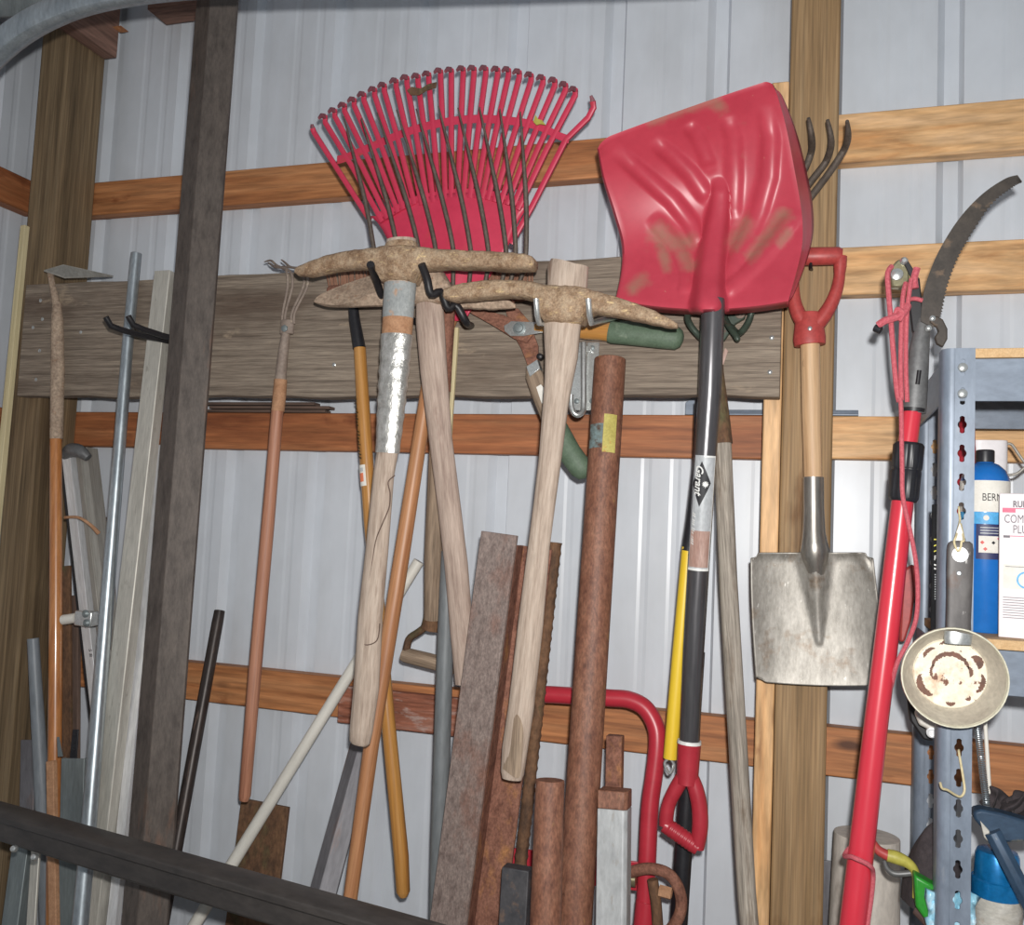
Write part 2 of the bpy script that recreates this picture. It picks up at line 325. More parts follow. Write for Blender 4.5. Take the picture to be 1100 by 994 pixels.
class Thing:
    def __init__(self, name, label, cat, group=None, kind=None):
        self.name, self.label, self.cat, self.group, self.kind = name, label, cat, group, kind
        self.objs = []
    def part(self, name, mb, mats, parent=None, label=None, **k):
        o = make(name, mb, mats, **k); self.objs.append((o, parent))
        if label: o['label'] = label
        return o
    def done(self, single=False):
        allv = [v.co for o, _ in self.objs for v in o.data.vertices]
        lo = V((sum(c.x for c in allv)/len(allv), sum(c.y for c in allv)/len(allv), min(c.z for c in allv)))
        if single: root = self.objs[0][0]; root.name = self.name
        else: root = bpy.data.objects.new(self.name, None); COL.objects.link(root); root.empty_display_size = .05
        root.location = lo
        for o, par in self.objs:
            o.data.transform(Matrix.Translation(-lo))
            if o is not root: o.parent = par or root
        root['label'] = self.label; root['category'] = self.cat
        if self.group: root['group'] = self.group
        if self.kind: root['kind'] = self.kind
        self.root = root
        return root

def single(name, label, cat, mb, mats, group=None, kind=None, **k):
    t = Thing(name, label, cat, group, kind); t.part(name, mb, mats, **k); return t.done(True)

def R(lst, D=None):
    """[(x, y, D, r_px)] or [(x, y, r_px)] with D fixed -> points, radii in metres"""
    p = []; r = []
    for q in lst:
        if D is not None: x, y, w = q; d = D
        else: x, y, d, w = q
        p.append(P(x, y, d)); r.append(w*S(x, y, d))
    return p, r

def tofloor(p0, p1, z=0.004):
    p0 = V(p0); p1 = V(p1); return p0+(p1-p0)*((z-p0.z)/(p1.z-p0.z))

def cr(pts, t):
    """Catmull-Rom through pts (tuples) at t in 0..1"""
    n = len(pts)-1; x = min(max(t, 0), 1)*n; i = min(int(x), n-1); f = x-i
    g = lambda k: pts[min(max(k, 0), n)]
    return tuple(.5*((2*b)+(-a+c)*f+(2*a-5*b+4*c-d)*f*f+(-a+3*b-3*c+d)*f**3) for a, b, c, d in zip(g(i-1), g(i), g(i+1), g(i+2)))

def smooth(pts, n):
    return [cr(pts, i/(n-1)) for i in range(n)]

def spl(lst, n, D=None):
    """smooth version of R"""
    return R(smooth(lst, n), D)

def rect(w, h, c=.002):
    a, b = w/2, h/2
    return [(-a+c, -b), (a-c, -b), (a, -b+c), (a, b-c), (a-c, b), (-a+c, b), (-a, b-c), (-a, -b+c)]

def text(string, size, fn, name, mat_, shear=0, bold=0, th=.0002):
    """lettering as a mesh; fn(u, v) -> 3-D point (u along the line, v up)"""
    cu = bpy.data.curves.new(name, 'FONT'); cu.body = string; cu.size = size; cu.shear = shear; cu.offset = bold
    cu.resolution_u = 3
    to = bpy.data.objects.new(name, cu); COL.objects.link(to)
    bpy.context.view_layer.update()
    me = bpy.data.meshes.new_from_object(to)
    bpy.data.objects.remove(to)
    mb = MB()
    mb.add([fn(v.co.x, v.co.y) for v in me.vertices], [list(p.vertices) for p in me.polygons])
    return mb

def sdist(px, py, line):
    """distance from a pixel to a polyline, and the position along it"""
    best = 1e9; bt = 0; n = len(line)-1
    for i in range(n):
        ax, ay = line[i][:2]; bx, by = line[i+1][:2]
        dx, dy = bx-ax, by-ay; t = ((px-ax)*dx+(py-ay)*dy)/(dx*dx+dy*dy); t = min(1, max(0, t))
        d = math.hypot(px-ax-t*dx, py-ay-t*dy)
        if d < best: best = d; bt = (i+t)/n
    return best, bt

# ================================================================== the setting
GD = .038            # girt faces
PD = .165            # post faces
BD = .203            # face of the plank
XL = -.503           # sheet of the left wall
def corrugated(start, count, mapf, name):
    prof = []
    for k in range(count):
        b = start+k*.2286
        prof += [(b+.001, 0), (b+.066, 0), (b+.073, .0011), (b+.083, .0011), (b+.090, 0), (b+.128, 0), (b+.135, .0011), (b+.145, .0011), (b+.152, 0),
                 (b+.1786, 0), (b+.1936, .019), (b+.2206, .019), (b+.2276, 0)]
    G = []
    for z in [-.02, .5, 1, 1.5, 2, 2.5, 3, 3.6]:
        G.append([mapf(x, d, z) for x, d in prof])
    mb = MB(); mb.grid(G)
    return mb
x0 = .1849
mb = corrugated(x0-.2286*3, 16, lambda x, d, z: V((max(x, XL-.02), d, z)), 'wall_back')
single('wall_back', 'ribbed white steel sheet of the back wall behind all the tools', 'wall', mb, 'wall', kind='structure', solid=.0008, sharp=.08)
mb = corrugated(-.03, 12, lambda x, d, z: V((XL-d, .0-x-.01, z)), 'wall_left')
single('wall_left', 'ribbed white steel sheet of the side wall at the left edge', 'wall', mb, 'wall', kind='structure', solid=.0008, sharp=.08)
mb = MB(axis=(1, 0, 0)); mb.box((XL-.03, -4.5, -.1), (3.2, .03, 0))
single('floor', 'grey concrete floor below the tools', 'floor', mb, 'floor', kind='structure')

def wood_bar(n, label, a, b, m, axis=(1, 0, 0), bevel=.003, jitter=0):
    mb = MB(axis=axis); mb.box(a, b)
    return single('trim_%d' % n, label, 'timber', mb, m, kind='structure', bevel=bevel)
z1, z3, z4 = 2.3163, 1.7069, 1.1002
PLX0, PLX1 = -.384, P(101, 215, .040).x      # corner post
PRX0, PRX1 = 1.4555, 1.546     # right post
wood_bar(1, 'orange brown girt along the wall behind the red rake', (XL+.04, -GD, z1-.0445), (PRX0+.045, -.001, z1+.0445), 'girt')
wood_bar(2, 'red brown girt along the wall just under the grey plank', (XL+.04, -GD, z3-.0445), (PRX0+.045, -.001, z3+.0445), 'girt_red')
wood_bar(3, 'orange brown girt low on the wall behind the rusty pipes', (XL+.04, -GD, z4-.0445), (PRX0+.045, -.001, z4+.0445), 'girt')
def right_girt(n, label, y_top, y_bot, m='girt_pale'):
    zt = P(899, y_top, GD).z; zb = P(899, y_bot, GD).z
    wood_bar(n, label, (PRX0+.047, -GD, zb), (2.9, -.001, zt), m)
right_girt(4, 'pale knotty girt right of the post near the top', 123, 175)
right_girt(5, 'pale girt right of the post behind the saw pulley', 266, 317)
right_girt(6, 'pale girt right of the post level with the shelf top', 447, 493)
right_girt(7, 'pale girt right of the post low behind the frying pan', 782, 835, 'girt')
for n, (zz, t) in enumerate(((z1, 'upper'), (z3, 'middle'), (z4, 'lower'))):
    wood_bar(8+n, t+' girt on the side wall at the left edge', (XL+.001, -3.2, zz-.0445), (XL+.038, -.06, zz+.0445), 'girt_red', axis=(0, 1, 0))
wood_bar(11, 'old brown corner post at the left', (PLX0, -PD, 0), (PLX1, -GD-.001, 3.3), 'post_dark', axis=(0, 0, 1), bevel=.005)
wood_bar(12, 'olive brown square post right of the snow shovel', (PRX0, -PD, 0), (PRX1, -GD-.001, 3.3), 'post', axis=(0, 0, 1), bevel=.004)
zt = P(842, 104, .1).z
wood_bar(13, 'narrow pale stud nailed to the left side of the right post', (1.4215, -PD, 0), (PRX0-.001, -GD-.001, zt), 'girt_pale', axis=(0, 0, 1))
# header blocks at the top of the corner post
a = P(126, 70, PD+.04)
a = P(108.5, 65, .045); b = P(125.5, 68, .045)
mb = MB(axis=(0, 1, 0)); mb.box((max(a.x, PLX1+.001), -2.2, a.z), (b.x, -.045, 3.35))
single('trim_14', 'brown header plank running off the top of the corner post', 'timber', mb, 'block', kind='structure', bevel=.004)
mb = MB(axis=(1, 0, 0)); zz = P(175, 12, .10).z
mb.box((P(126, 40, PD+.04).x+.002, -.115, zz), (P(235, 8, .1).x, -GD-.002, 3.2))
single('trim_15', 'dark lintel plank along the top edge above the sheet', 'timber', mb, 'block', kind='structure', bevel=.003)
a = P(129, 4, .05); b = P(135.5, 32, .05)
mb = MB(axis=(0, 0, 1)); mb.box((a.x, -.07, b.z), (b.x, -GD-.002, P(175, 12, .10).z-.001))
single('trim_17', 'short orange wood cleat under the dark lintel', 'timber', mb, 'girt', kind='structure', bevel=.001)
# splice board on the lower girt
mb = MB(axis=(1, 0, 0)); p = [P(364, 737, GD+.02), P(492, 745, GD+.02), P(492, 795, GD+.02), P(364, 777, GD+.02)]
mb.box((p[0].x, -GD-.02, p[3].z), (p[1].x, -GD-.0005, p[0].z))
single('trim_16', 'rough scuffed splice board over the lower girt', 'timber', mb, 'splice', kind='structure', bevel=.003)

# weathered plank that carries the hooks
T = Thing('tool_rack_plank', 'wide weathered grey plank screwed across the posts, carrying the hooks and tools', 'plank')
zb, zt = P(830, 424, BD).z, P(600, 278, BD).z
bx0, bx1 = P(20, 400, BD).x, P(838, 400, BD).x
zb -= .002
mb = MB(axis=(1, 0, 0)); nn = 40
G0 = []
for i in range(nn+1):
    t = i/nn; x = bx0+(bx1-bx0)*t
    w = .002*math.sin(t*23)+.0015*math.sin(t*61+1)
    G0.append([V((x, -BD, zb+w)), V((x, -BD, zt+w*.6-.002)), V((x, -PD-.001, zt+w*.6-.002)), V((x, -PD-.001, zb+w))])
mb.rings(G0)
T.part('plank_board', mb, 'board', bevel=.002)
for (x, y) in ((44, 323), (46, 343), (36, 352), (43, 377), (39, 408), (829, 363), (827, 400), (359, 392), (87, 357)):
    mb = MB(); mb.lathe(P(x, y, BD-.001), (0, -1, 0), [(.0045, 0), (.0045, .0015), (.002, .003)], 10)
    T.part('screw_head', mb, 'zinc')
T.done()
PT = zt            # top of plank

# ================================================================== things lying on the girts
mb = MB(axis=(1, 0, 0)); q = GD
za = z3+.0455
for k, (xa, xb, dz) in enumerate(((216, 352, 0), (228, 356, .009), (216, 340, .018))):
    A, B = P(xa, 440, .02), P(xb, 440, .02)
    mb.sect((A.x, -.018, za+.004+dz), (B.x, -.018, za+.004+dz), rect(.030, .007, .001), side=(0, 1, 0))
single('shim_slats', 'thin dark wood slats lying on the girt under the plank', 'slat', mb, 'slat', bevel=.0008)
mb = MB(axis=(1, 0, 0))
A, B = P(742, 447, .02), P(922, 443, .02)
pr = [(-.015, 0), (.015, 0), (.015, .003), (.009, .004), (.007, .012), (-.007, .012), (-.009, .004), (-.015, .003)]
A = V((A.x, -.018, za)); B = V((B.x, -.018, za))
mb.rings([[p+V((0, u, w)) for u, w in pr] for p in (A, A+(B-A)*.97, B)])
pts = [V((A.x-.01, -.034, za+.0)), V((A.x+.05, -.034, za)), V((A.x+.05, -.034, za+.035)), V((A.x+.004, -.034, za+.037)), V((A.x-.010, -.034, za+.025))]
mb.slab(pts, .002)
single('metal_bracket_strip', 'blue grey metal strip lying on the girt behind the snow shovel shaft', 'bracket', mb, 'shelf', bevel=.0006)

# ================================================================== hooks
def prong(pts, r, n=10): mb = MB(); mb.tube(pts, r, n); return mb
T = Thing('double_hook', 'black two pronged hook screwed to the plank beside the metal pole', 'hook')
for base, tip in (((193, 369), (119, 350)), ((215, 371), (143, 349))):
    B = P(*base, BD+.007); E = P(*tip, .37)
    mid = B+(E-B)*.55+V((0, 0, -.004))
    kk = E+V((-.004, -.012, .016))
    mb = prong([B, B+(mid-B)*.5, mid, B+(E-B)*.85+V((0, 0, -.003)), E, kk], .0065)
    T.part('prong', mb, 'black')
A = P(193, 369, BD); B = P(215, 371, BD)
mb = MB(); mb.box((A.x-.012, -BD-.006, A.z-.013), (B.x+.012, -BD-.0005, A.z+.013))
T.part('mounting_plate', mb, 'black', bevel=.002)
T.done()
T = Thing('wavy_hook', 'black zigzag double hook holding the taped pickaxe and the mattock', 'hook')
def wave(tx, seq): return [P(x, y, d) for x, y, d in seq]
mb = prong(smooth([tuple(P(*q)) for q in ((506, 350, BD+.001), (504.5, 349.5, .25), (502, 348, .31), (500, 345, .345), (490, 328, .36), (481, 331, .37), (474, 314, .385), (463, 316, .40), (459, 300, .412), (453, 284, .432))], 32), .0075, 10)
T.part('prong', mb, 'black')
mb = prong(smooth([tuple(P(*q)) for q in ((447, 346, BD+.001), (440, 342, .225), (430, 326, .262), (424, 330, .285), (416, 318, .315), (410, 318, .34), (404, 300, .375), (398, 284, .425))], 32), .0075, 10)
T.part('prong', mb, 'black')
T.done()
T = Thing('zinc_hook', 'zinc two pronged hook holding the bare handled pickaxe', 'hook')
for bx, by, tx in ((613, 352, 577), (668, 339, 633)):
    B = P(bx, by, BD+.001); C1 = P(tx+2, 347, .408); E = P(tx-1, 321, .425)
    T.part('prong', prong([tuple(B), tuple(B+(C1-B)*.5), tuple(C1), tuple(C1+(E-C1)*.3+V((0, -.006, 0))), tuple(E)], .0055), 'zinc')
T.done()
T = Thing('folding_utility_hook', 'bright zinc fold down hook on a four screw plate', 'hook')
for xa, xb in ((614, 625), (631, 641)):
    mb = MB(); a, b = P(xa, 368, BD+.003), P(xb, 441, BD+.003)
    mb.box((a.x, -BD-.003, b.z), (b.x, -BD-.0003, a.z)); pl = T.part('plate', mb, 'zinc', bevel=.0008)
    for yy in (374, 431):
        mb = MB(); c = P((xa+xb)/2, yy, BD+.003); mb.lathe(c, (0, -1, 0), [(.0055, 0), (.005, .002), (.002, .0035)], 12)
        T.part('screw_head', mb, 'galv_dull', parent=pl)
ps = [(627, 368, .222), (627, 400, .224), (627, 433, .226), (626, 442, .229), (621, 446, .235), (616, 443, .238), (613.5, 434, .238), (613.5, 424, .238)]
mb = MB(); mb.tube([P(*q) for q in smooth(ps, 26)], .0056, 10)
T.part('hook_rod', mb, 'zinc')
mb = MB(); a, b = P(619, 372, .214), P(635, 378, .214); mb.box((a.x, -.214, b.z), (b.x, -BD-.002, a.z)); T.part('hinge_block', mb, 'zinc', bevel=.001)
T.done()

# ================================================================== left corner
def rod(name, label, cat, pts, m, D=None, floor=False, n=16, group=None, part=None, **k):
    p, r = R(pts, D)
    if floor: p.append(tofloor(p[-2], p[-1])); r.append(r[-1])
    mb = MB(axis=p[-1]-p[0]); mb.tube(p, r, n)
    return single(name, label, cat, mb, m, group, bevel=.0012, **k)
rod('wooden_stick', 'thin pale wooden stick standing at the far left edge', 'stick', [(27, 243, .26, 4.6), (0, 520, .30, 5.2)], 'stick', floor=True, n=4)

# hoe hanging over the plank
T = Thing('garden_hoe', 'garden hoe hooked over the left end of the plank, orange varnished handle', 'hoe')
p, r = R([(60, 470, .235, 6.0), (60, 640, .255, 6.6), (59, 812, .275, 7.4), (58, 900, .285, 7.4)])
p.append(tofloor(p[-2], p[-1])); r.append(r[-1])
mb = MB(axis=(0, 0, 1)); mb.tube(p, r, 16); T.part('handle', mb, 'hoewood')
p, r = R([(61, 325, .228, 4.2), (61.5, 345, .228, 6.2), (62, 400, .230, 7), (60.5, 472, .235, 6.6)])
mb = MB(); mb.tube(p, r, 16); T.part('socket', mb, 'paleiron')
p, r = R(smooth([(54, 291, .222, 3.2), (55, 300, .227, 3.2), (57.5, 312, .229, 3.4), (61, 328, .228, 4.4)], 12))
mb = MB(); mb.tube(p, r, 10); T.part('gooseneck', mb, 'paleiron')
mb = MB()
o = [P(47, 290, .23), P(66, 285, .20), P(118, 296, .10), P(119, 299, .10), P(66, 297, .225), P(48, 293, .232)]
top = [P(47, 290, .235), P(68, 284, .21), P(122, 296, .10), P(70, 297.5, .222)]
mb.slab(top, .004, dirn=V((0, .0, -1)))
T.part('blade', mb, 'alu_grey', bevel=.0008)
T.done()

rod('conduit_pipe', 'tall galvanised metal pipe leaning beside the white square tube', 'pipe',
    [(146.5, 272, .222, 5.6), (138, 360, .2225, 5.8), (94, 905, .352, 8.2), (86, 994, .378, 8.6)], 'galv', floor=True, n=20)
# square aluminium tube
a0, a1 = P(178.5, 293, .225), P(100, 994, .32)
a1 = tofloor(a0, a1)
mb = MB(); w = .043
mb.sect(a0, a1, rect(w, .030, .002))
ho = .0025
single('square_tube', 'long dull white aluminium square tube leaning left of the dark steel beam', 'tube', mb, 'alu', bevel=.0006)
# dark steel beam: an I section seen on the corner
a0, a1 = P(233, -40, .33), P(151, 994, .40)
a1 = tofloor(a0, a1)
W = .046
pr = [(-W, -.036), (-W+.010, -.036), (-W+.010, -.006), (W-.010, -.006), (W-.010, -.036), (W, -.036), (W, .036), (W-.010, .036), (W-.010, .006), (-W+.010, .006), (-W+.010, .036), (-W, .036)]
pr = [(-.050, -.02), (-.006, -.034), (.046, -.018), (.046, .012), (.002, .032), (-.050, .014)]
pr = [(-.050, -.006), (-.002, .010), (.049, -.014), (.048, -.022), (-.002, .001), (-.048, -.014)]
mb = MB(); mb.sect(a0, a1, pr)
single('steel_beam', 'tall dark brown steel angle beam leaning left of the cultivator', 'beam', mb, 'darksteel', bevel=.0015)

# folded aluminium ladder behind the pipe
T = Thing('aluminium_ladder', 'old aluminium ladder rail leaning behind the metal pipe, with a dark rubber cap', 'ladder')
A0, A1 = P(77, 486, .185), P(113, 800, .205)
A1 = tofloor(A0, A1); sx = S(90, 600, .22)
mb = MB(); mb.sect(A0, A1, [(-.012, -.03), (.012, -.03), (.012, .02), (-.012, .02)]); T.part('rail_face', mb, 'alu_white', bevel=.001)
mb = MB(); mb.sect(A0, A1, [(-.030, -.026), (-.0125, -.026), (-.0125, .008), (-.030, .008)]); T.part('edge_strip', mb, 'black', bevel=.001)
d = V((1, 0, 0))
mb = MB(); mb.sect(A0, A1, [(.0125, -.03), (.020, -.03), (.020, .010), (.024, .014), (.036, .014), (.038, .010), (.050, .006), (.050, -.03)]); T.part('grooved_channel', mb, 'alu_grey', bevel=.001)
mb = MB(); c = P(84, 486, .20)
for k, (xx, yy) in enumerate(((0, 0),)):
    p, r = R(smooth([(70, 490, .20, 5), (76, 484, .21, 7.5), (86, 485, .21, 7), (95, 492, .205, 4.5)], 12)); mb.tube(p, r, 12, ell=1.0)
T.part('rubber_cap', mb, 'castgrey')
ps = smooth([(70, 556, .235, 1.6), (84, 556, .245, 1.6), (96, 563, .24, 1.7), (106, 573, .222, 2.4)], 14); p, r = R(ps)
mb = MB(); mb.tube(p, r, 8); T.part('tie_wire', mb, 'browntape')
mb = MB(); p, r = R([(68, 666, .262, 5.4), (82, 664, .262, 5.4)]); mb.tube(p, r, 16); T.part('rung', mb, 'pvc')
mb = MB(); a, b = P(80, 656, .276), P(97, 674, .276); mb.box((a.x, -.276, b.z), (b.x, -.252, a.z)); fit = T.part('rung_bracket', mb, 'zinc', bevel=.003)
for (x, y) in ((92, 659.5), (93, 669.5)):
    mb = MB(); mb.lathe(P(x, y, .276), (0, -1, 0), [(.0085, 0), (.0085, .002), (.004, .006)], 14); T.part('bolt_head', mb, 'galv_dull', parent=fit)
p0 = P(95.5, 697, .234); ax = (A1-A0).normalized()
T.part('lettering', text('S B', .014, lambda u, v: p0+V((.0, 0, 0))-V((0, .0008, 0))+ax*u+V((1, 0, 0))*v*.9, 'lettering', 'ink'), 'ink')
T.done()
# boards and pipes around it
def board_px(name, label, cat, x0p, x1p, y, x0b, x1b, yb, Dt, Db, th, m, axis=None, bevel=.0015):
    a, b = P(x0p, y, Dt), P(x1p, y, Dt); c, d = P(x0b, yb, Db), P(x1b, yb, Db)
    A0 = (a+b)/2; A1 = tofloor(A0, (c+d)/2)
    w = (b-a).length
    mb = MB(); mb.sect(A0, A1, [(-w/2, -th), (w/2, -th), (w/2, 0), (-w/2, 0)])
    return single(name, label, cat, mb, m, bevel=bevel)
board_px('wood_lath', 'narrow grey wood lath standing behind the ladder and metal pipe', 'lath', 105, 116, 556, 110, 124, 800, .10, .12, .02, 'slat')
board_px('rusty_flat_bar', 'dark brown flat bar peeking out right of the orange hoe handle', 'bar', 66, 74.5, 608, 66, 77, 790, .20, .215, .008, 'rust_dark')
board_px('brown_plank', 'dark brown board standing behind the orange hoe handle', 'board', 68, 84, 640, 66, 84, 840, .187, .192, .010, 'slat')
rod('plastic_pipe', 'grey plastic pipe standing in front of the corner post', 'pipe', [(35.5, 686, .24, 6), (44, 830, .24, 7.5), (52, 994, .24, 8.5)], 'greypvc', floor=True)
T = Thing('steel_box_channel', 'dull grey steel channel standing at the foot of the ladder', 'channel')
A0, A1 = P(78, 815, .318), P(74, 994, .33); A1 = tofloor(A0, A1)
mb = MB(); mb.sect(A0, A1, [(-.030, -.012), (-.027, -.012), (-.027, -.003), (.027, -.003), (.027, -.012), (.030, -.012), (.030, 0), (-.030, 0)])
T.part('channel_body', mb, 'galv_dull', bevel=.0008)
mb = MB(); p = [P(62, 811, .352), P(66, 816, .352), P(62, 793, .352)]; mb.slab([P(61, 792, .352), P(63, 792, .352), P(67, 813, .352), P(62, 813, .352)], .002); T.part('bent_tab', mb, 'galv_dull')
T.done()
mb = MB(); a, b, c, d = P(75, 812, .29), P(82, 812, .29), P(84, 784, .29), P(78, 784, .29)
e, f = P(70, 900, .30), P(79, 900, .30)
mb.slab([d, c, b, f, e, a], .003)
for yy in (790, 798, 806):
    mb.lathe(P(80.3-(yy-790)*.1, yy, .2905), (0, -1, 0), [(.0032, 0), (.0032, .0015), (.0015, .0017)], 8)
single('perforated_strap', 'short black perforated metal strap upright behind the grey channel', 'strap', mb, 'blackplastic', bevel=.0005)
board_px('blue_grey_plate', 'faded blue grey sheet offcut standing against the corner post', 'sheet', 22, 37, 795, 12, 40, 990, .185, .20, .004, 'greysteel')
board_px('angle_iron_offcut', 'short rusty angle iron between the plastic pipe and grey channel', 'angle iron', 49, 57, 818, 52, 60, 994, .362, .385, .012, 'browntape')
board_px('galvanised_stud', 'wide dark grey metal stud below the black rail at the far left', 'stud', 14, 31, 900, -2, 22, 994, .36, .38, .03, 'galv_dull')
board_px('aluminium_flat_bar', 'light grey aluminium bar below the black rail beside the dark stud', 'bar', 34, 43, 900, 26, 39, 994, .375, .39, .006, 'alu')
T = Thing('level_strip', 'narrow shiny metal strip hanging below the black rail beside the steel beam', 'strip')
A0, A1 = P(126, 830, .26), P(123, 1060, .27)
mb = MB(); mb.sect(A0, A1, [(-.006, -.004), (.006, -.004), (.006, 0), (-.006, 0)]); T.part('strip_body', mb, 'alu_white')
for k in range(5):
    mb = MB(); c = A0+(A1-A0)*(.5+k*.1); mb.lathe(c+V((0, -.0002, 0)), (0, -1, 0), [(.002, 0), (.002, .0006)], 8); T.part('rivet', mb, 'black')
T.done()
T = Thing('aluminium_trim_angle', 'bright thin aluminium angle leaning between square tube and steel beam', 'trim')
A0, A1 = P(173.5, 478, .215), P(128, 905, .30)
A1 = tofloor(A0, A1)
mb = MB(); mb.sect(A0, A1, [(-.010, -.002), (-.010, 0), (.012, 0), (.012, -.016), (.010, -.016), (.010, -.002)]); T.part('angle_body', mb, 'alu_white'); T.done()
# black rail lying across the foreground
T = Thing('black_rail', 'heavy black steel rail crossing the lower left corner, two bright bolts', 'rail')
A = P(0, 885, .54); B = Pz(420, 1009, A.z)
d = (B-A).normalized(); A = A-d*.57; 
A = A+d*max(0, (XL+.03-A.x)/d.x); B = B+d*.9
pr = [(-.030, -.02), (.032, -.02), (.032, .014), (.026, .026), (.014, .026), (.010, .012), (-.024, .012), (-.030, .004)]
mb = MB(); mb.sect(A, B, [(u, w) for u, w in pr], side=(0, 0, 1)); T.part('rail_body', mb, 'blacksteel', bevel=.002)
for (x, y) in ((15, 912), (37, 921)):
    c = P(x, y, .575); mb = MB(); mb.lathe(c, V((.1, -.8, .3)), [(.006, -.004), (.0065, 0), (.005, .004), (.002, .0055)], 12); T.part('bolt', mb, 'zinc')
mb = MB(); mb.box((XL+.022, A.y-.05, A.z-.05), (XL+.031, A.y+.05, A.z+.05)); T.part('end_plate', mb, 'blacksteel', bevel=.002)
T.done()
# galvanised overhead door track at the top left
T = Thing('door_track', 'curved galvanised overhead door track in the top left corner', 'track')
DT = .62
ps = smooth([(-150, 330), (-120, 230), (-62, 126), (0, 50), (70, 8), (160, -13), (300, -23), (480, -29), (760, -42)], 60)
prof = [(-.016, -.022), (-.013, -.026), (.012, -.026), (.024, -.012), (.028, .008), (.024, .018), (.012, .022), (-.014, .022), (-.018, .016)]
pts = [P(x, y, DT) for x, y in ps]
rs = []
for i, p in enumerate(pts):
    t = (pts[min(i+1, len(pts)-1)]-pts[max(i-1, 0)]).normalized(); s = V((0, -1, 0)); q = t.cross(s).normalized()
    if q.z < 0: q = -q
    rs.append([p-q*u*1.0+s*w for u, w in prof])
mb = MB(); mb.rings(rs); T.part('curved_channel', mb, 'track', bevel=.001)
T.done()
T = Thing('rail_hanger', 'dull grey metal panel corner above the door track at the top left', 'panel')
mb = MB()
G = []
for i in range(9):
    t = i/8
    G.append([P(-60+ 155*t+6*j, (18-10*t*t)*(j == 2)+(-14-16*t)*(j < 2)-(20 if j == 0 else 0), .50+.05*math.sin(j*1.2)) for j in range(3)])
mb.grid(G); T.part('panel_skin', mb, 'galv_dull', solid=.012); T.done()

# ================================================================== cultivator and things low on the left
T = Thing('hand_cultivator', 'long handled wire tine cultivator hooked over the plank, reddish brown handle', 'cultivator')
p, r = R([(300, 418, .222, 6.4), (288, 560, .225, 7), (274, 720, .228, 7), (263, 855, .232, 6.4), (262, 860, .232, 5)])
mb = MB(); mb.tube(p, r, 16); T.part('handle', mb, 'pinkwood')
p, r = R([(307, 358, .222, 4.6), (304, 380, .222, 5.5), (301, 412, .222, 6.2)])
mb = MB(); mb.tube(p, r, 14); T.part('socket', mb, 'greyiron')
p, r = R([(301.5, 408, .222, 6.9), (300.3, 424, .222, 7.1), (298.5, 442, .2225, 7.1)])
mb = MB(); mb.tube(p, r, 14); T.part('cloth_tape', mb, 'browntape')
mb = MB(); a, b = P(299, 344, .234), P(319, 359, .234); mb.tube([P(309, 344, .222), P(308, 359, .222)], .017, 14, ell=.55); T.part('clamp', mb, 'greyiron', bevel=.002)
mb = MB(); mb.lathe(P(306, 353, .2315), (0, -1, 0), [(.008, 0), (.008, .003), (.004, .005)], 6); T.part('clamp_nut', mb, 'galv_dull')
for k, (x1, x2, tx, ty) in enumerate(((303, 309, 284, 280), (306, 314, 288, 282), (313, 326, 292, 284), (316, 330, 302, 279))):
    ps = [(x1, 348, .226), (x1+1, 335, .226), (x2, 308, .226), (x2-1, 294, .222), (x2-8, 288.5, .21), (x2-18, 287, .19), (tx+4, ty+3, .17), (tx, ty, .155)]
    if k == 0: ps[3:] = [(308, 292, .222), (304, 288.5, .205), (297, 285, .19), (291, 280, .17), (284, 281.5, .16)]
    mb = MB(); mb.tube([P(*q) for q in smooth(ps, 30)], [.0028]*24+[.0026, .0024, .0022, .002, .0016, .001], 8); T.part('tine', mb, 'greyiron')
T.done()
mb = MB(); a = [P(258, 858, .12), P(309, 869, .12), P(300, 956, .15), P(247, 930, .15)]
c0, c1 = P(284, 863, .10), P(274, 944, .11); c1 = tofloor(c0, c1)
w = .5*(a[1]-a[0]).length
mb.sect(c0, c1, [(-w, -.010), (w, -.010), (w, 0), (-w, 0)], side=a[1]-a[0])
single('rusty_plate', 'dark rusty flat steel plate standing behind the white pole', 'plate', mb, 'rust_dark', bevel=.0015)
p0 = P(450, 603, .075); p1 = P(245, 935, .17)
p2 = P(196, 1015, .18); mb = MB(); mb.tube([p0, p2], [6*S(450, 603, .075), 7*S(245, 935, .17)], 16)
single('plastic_pole', 'thin white plastic pole leaning diagonally behind the pickaxe handle', 'pole', mb, 'pvc', bevel=.001)
p0 = P(236, 656, .062); p1 = P(186, 930, .20)
mb = MB(); p2 = tofloor(p0, p1); mb.tube([p0, p0+(p2-p0)*.02, p2], [5.6*S(236, 656, .06), 6*S(236, 656, .06), 7.2*S(186, 930, .2)], 16)
single('iron_pipe', 'slim black iron pipe leaning on the lower girt beside the steel beam', 'pipe', mb, 'blackpipe', bevel=.001)
p0 = P(394, 792, .072); p1 = P(349, 958, .20); p2 = tofloor(p0, p1)
mb = MB(); mb.sect(p0, p2, [(-.030, .0), (-.026, -.018), (-.022, -.018), (-.026, 0), (-.004, .016), (.030, .004), (.030, .010), (-.004, .021), (-.033, .004)])
single('angle_bar', 'dark blue grey steel angle bar leaning below the pickaxe handle', 'angle iron', mb, 'greysteel', bevel=.001)

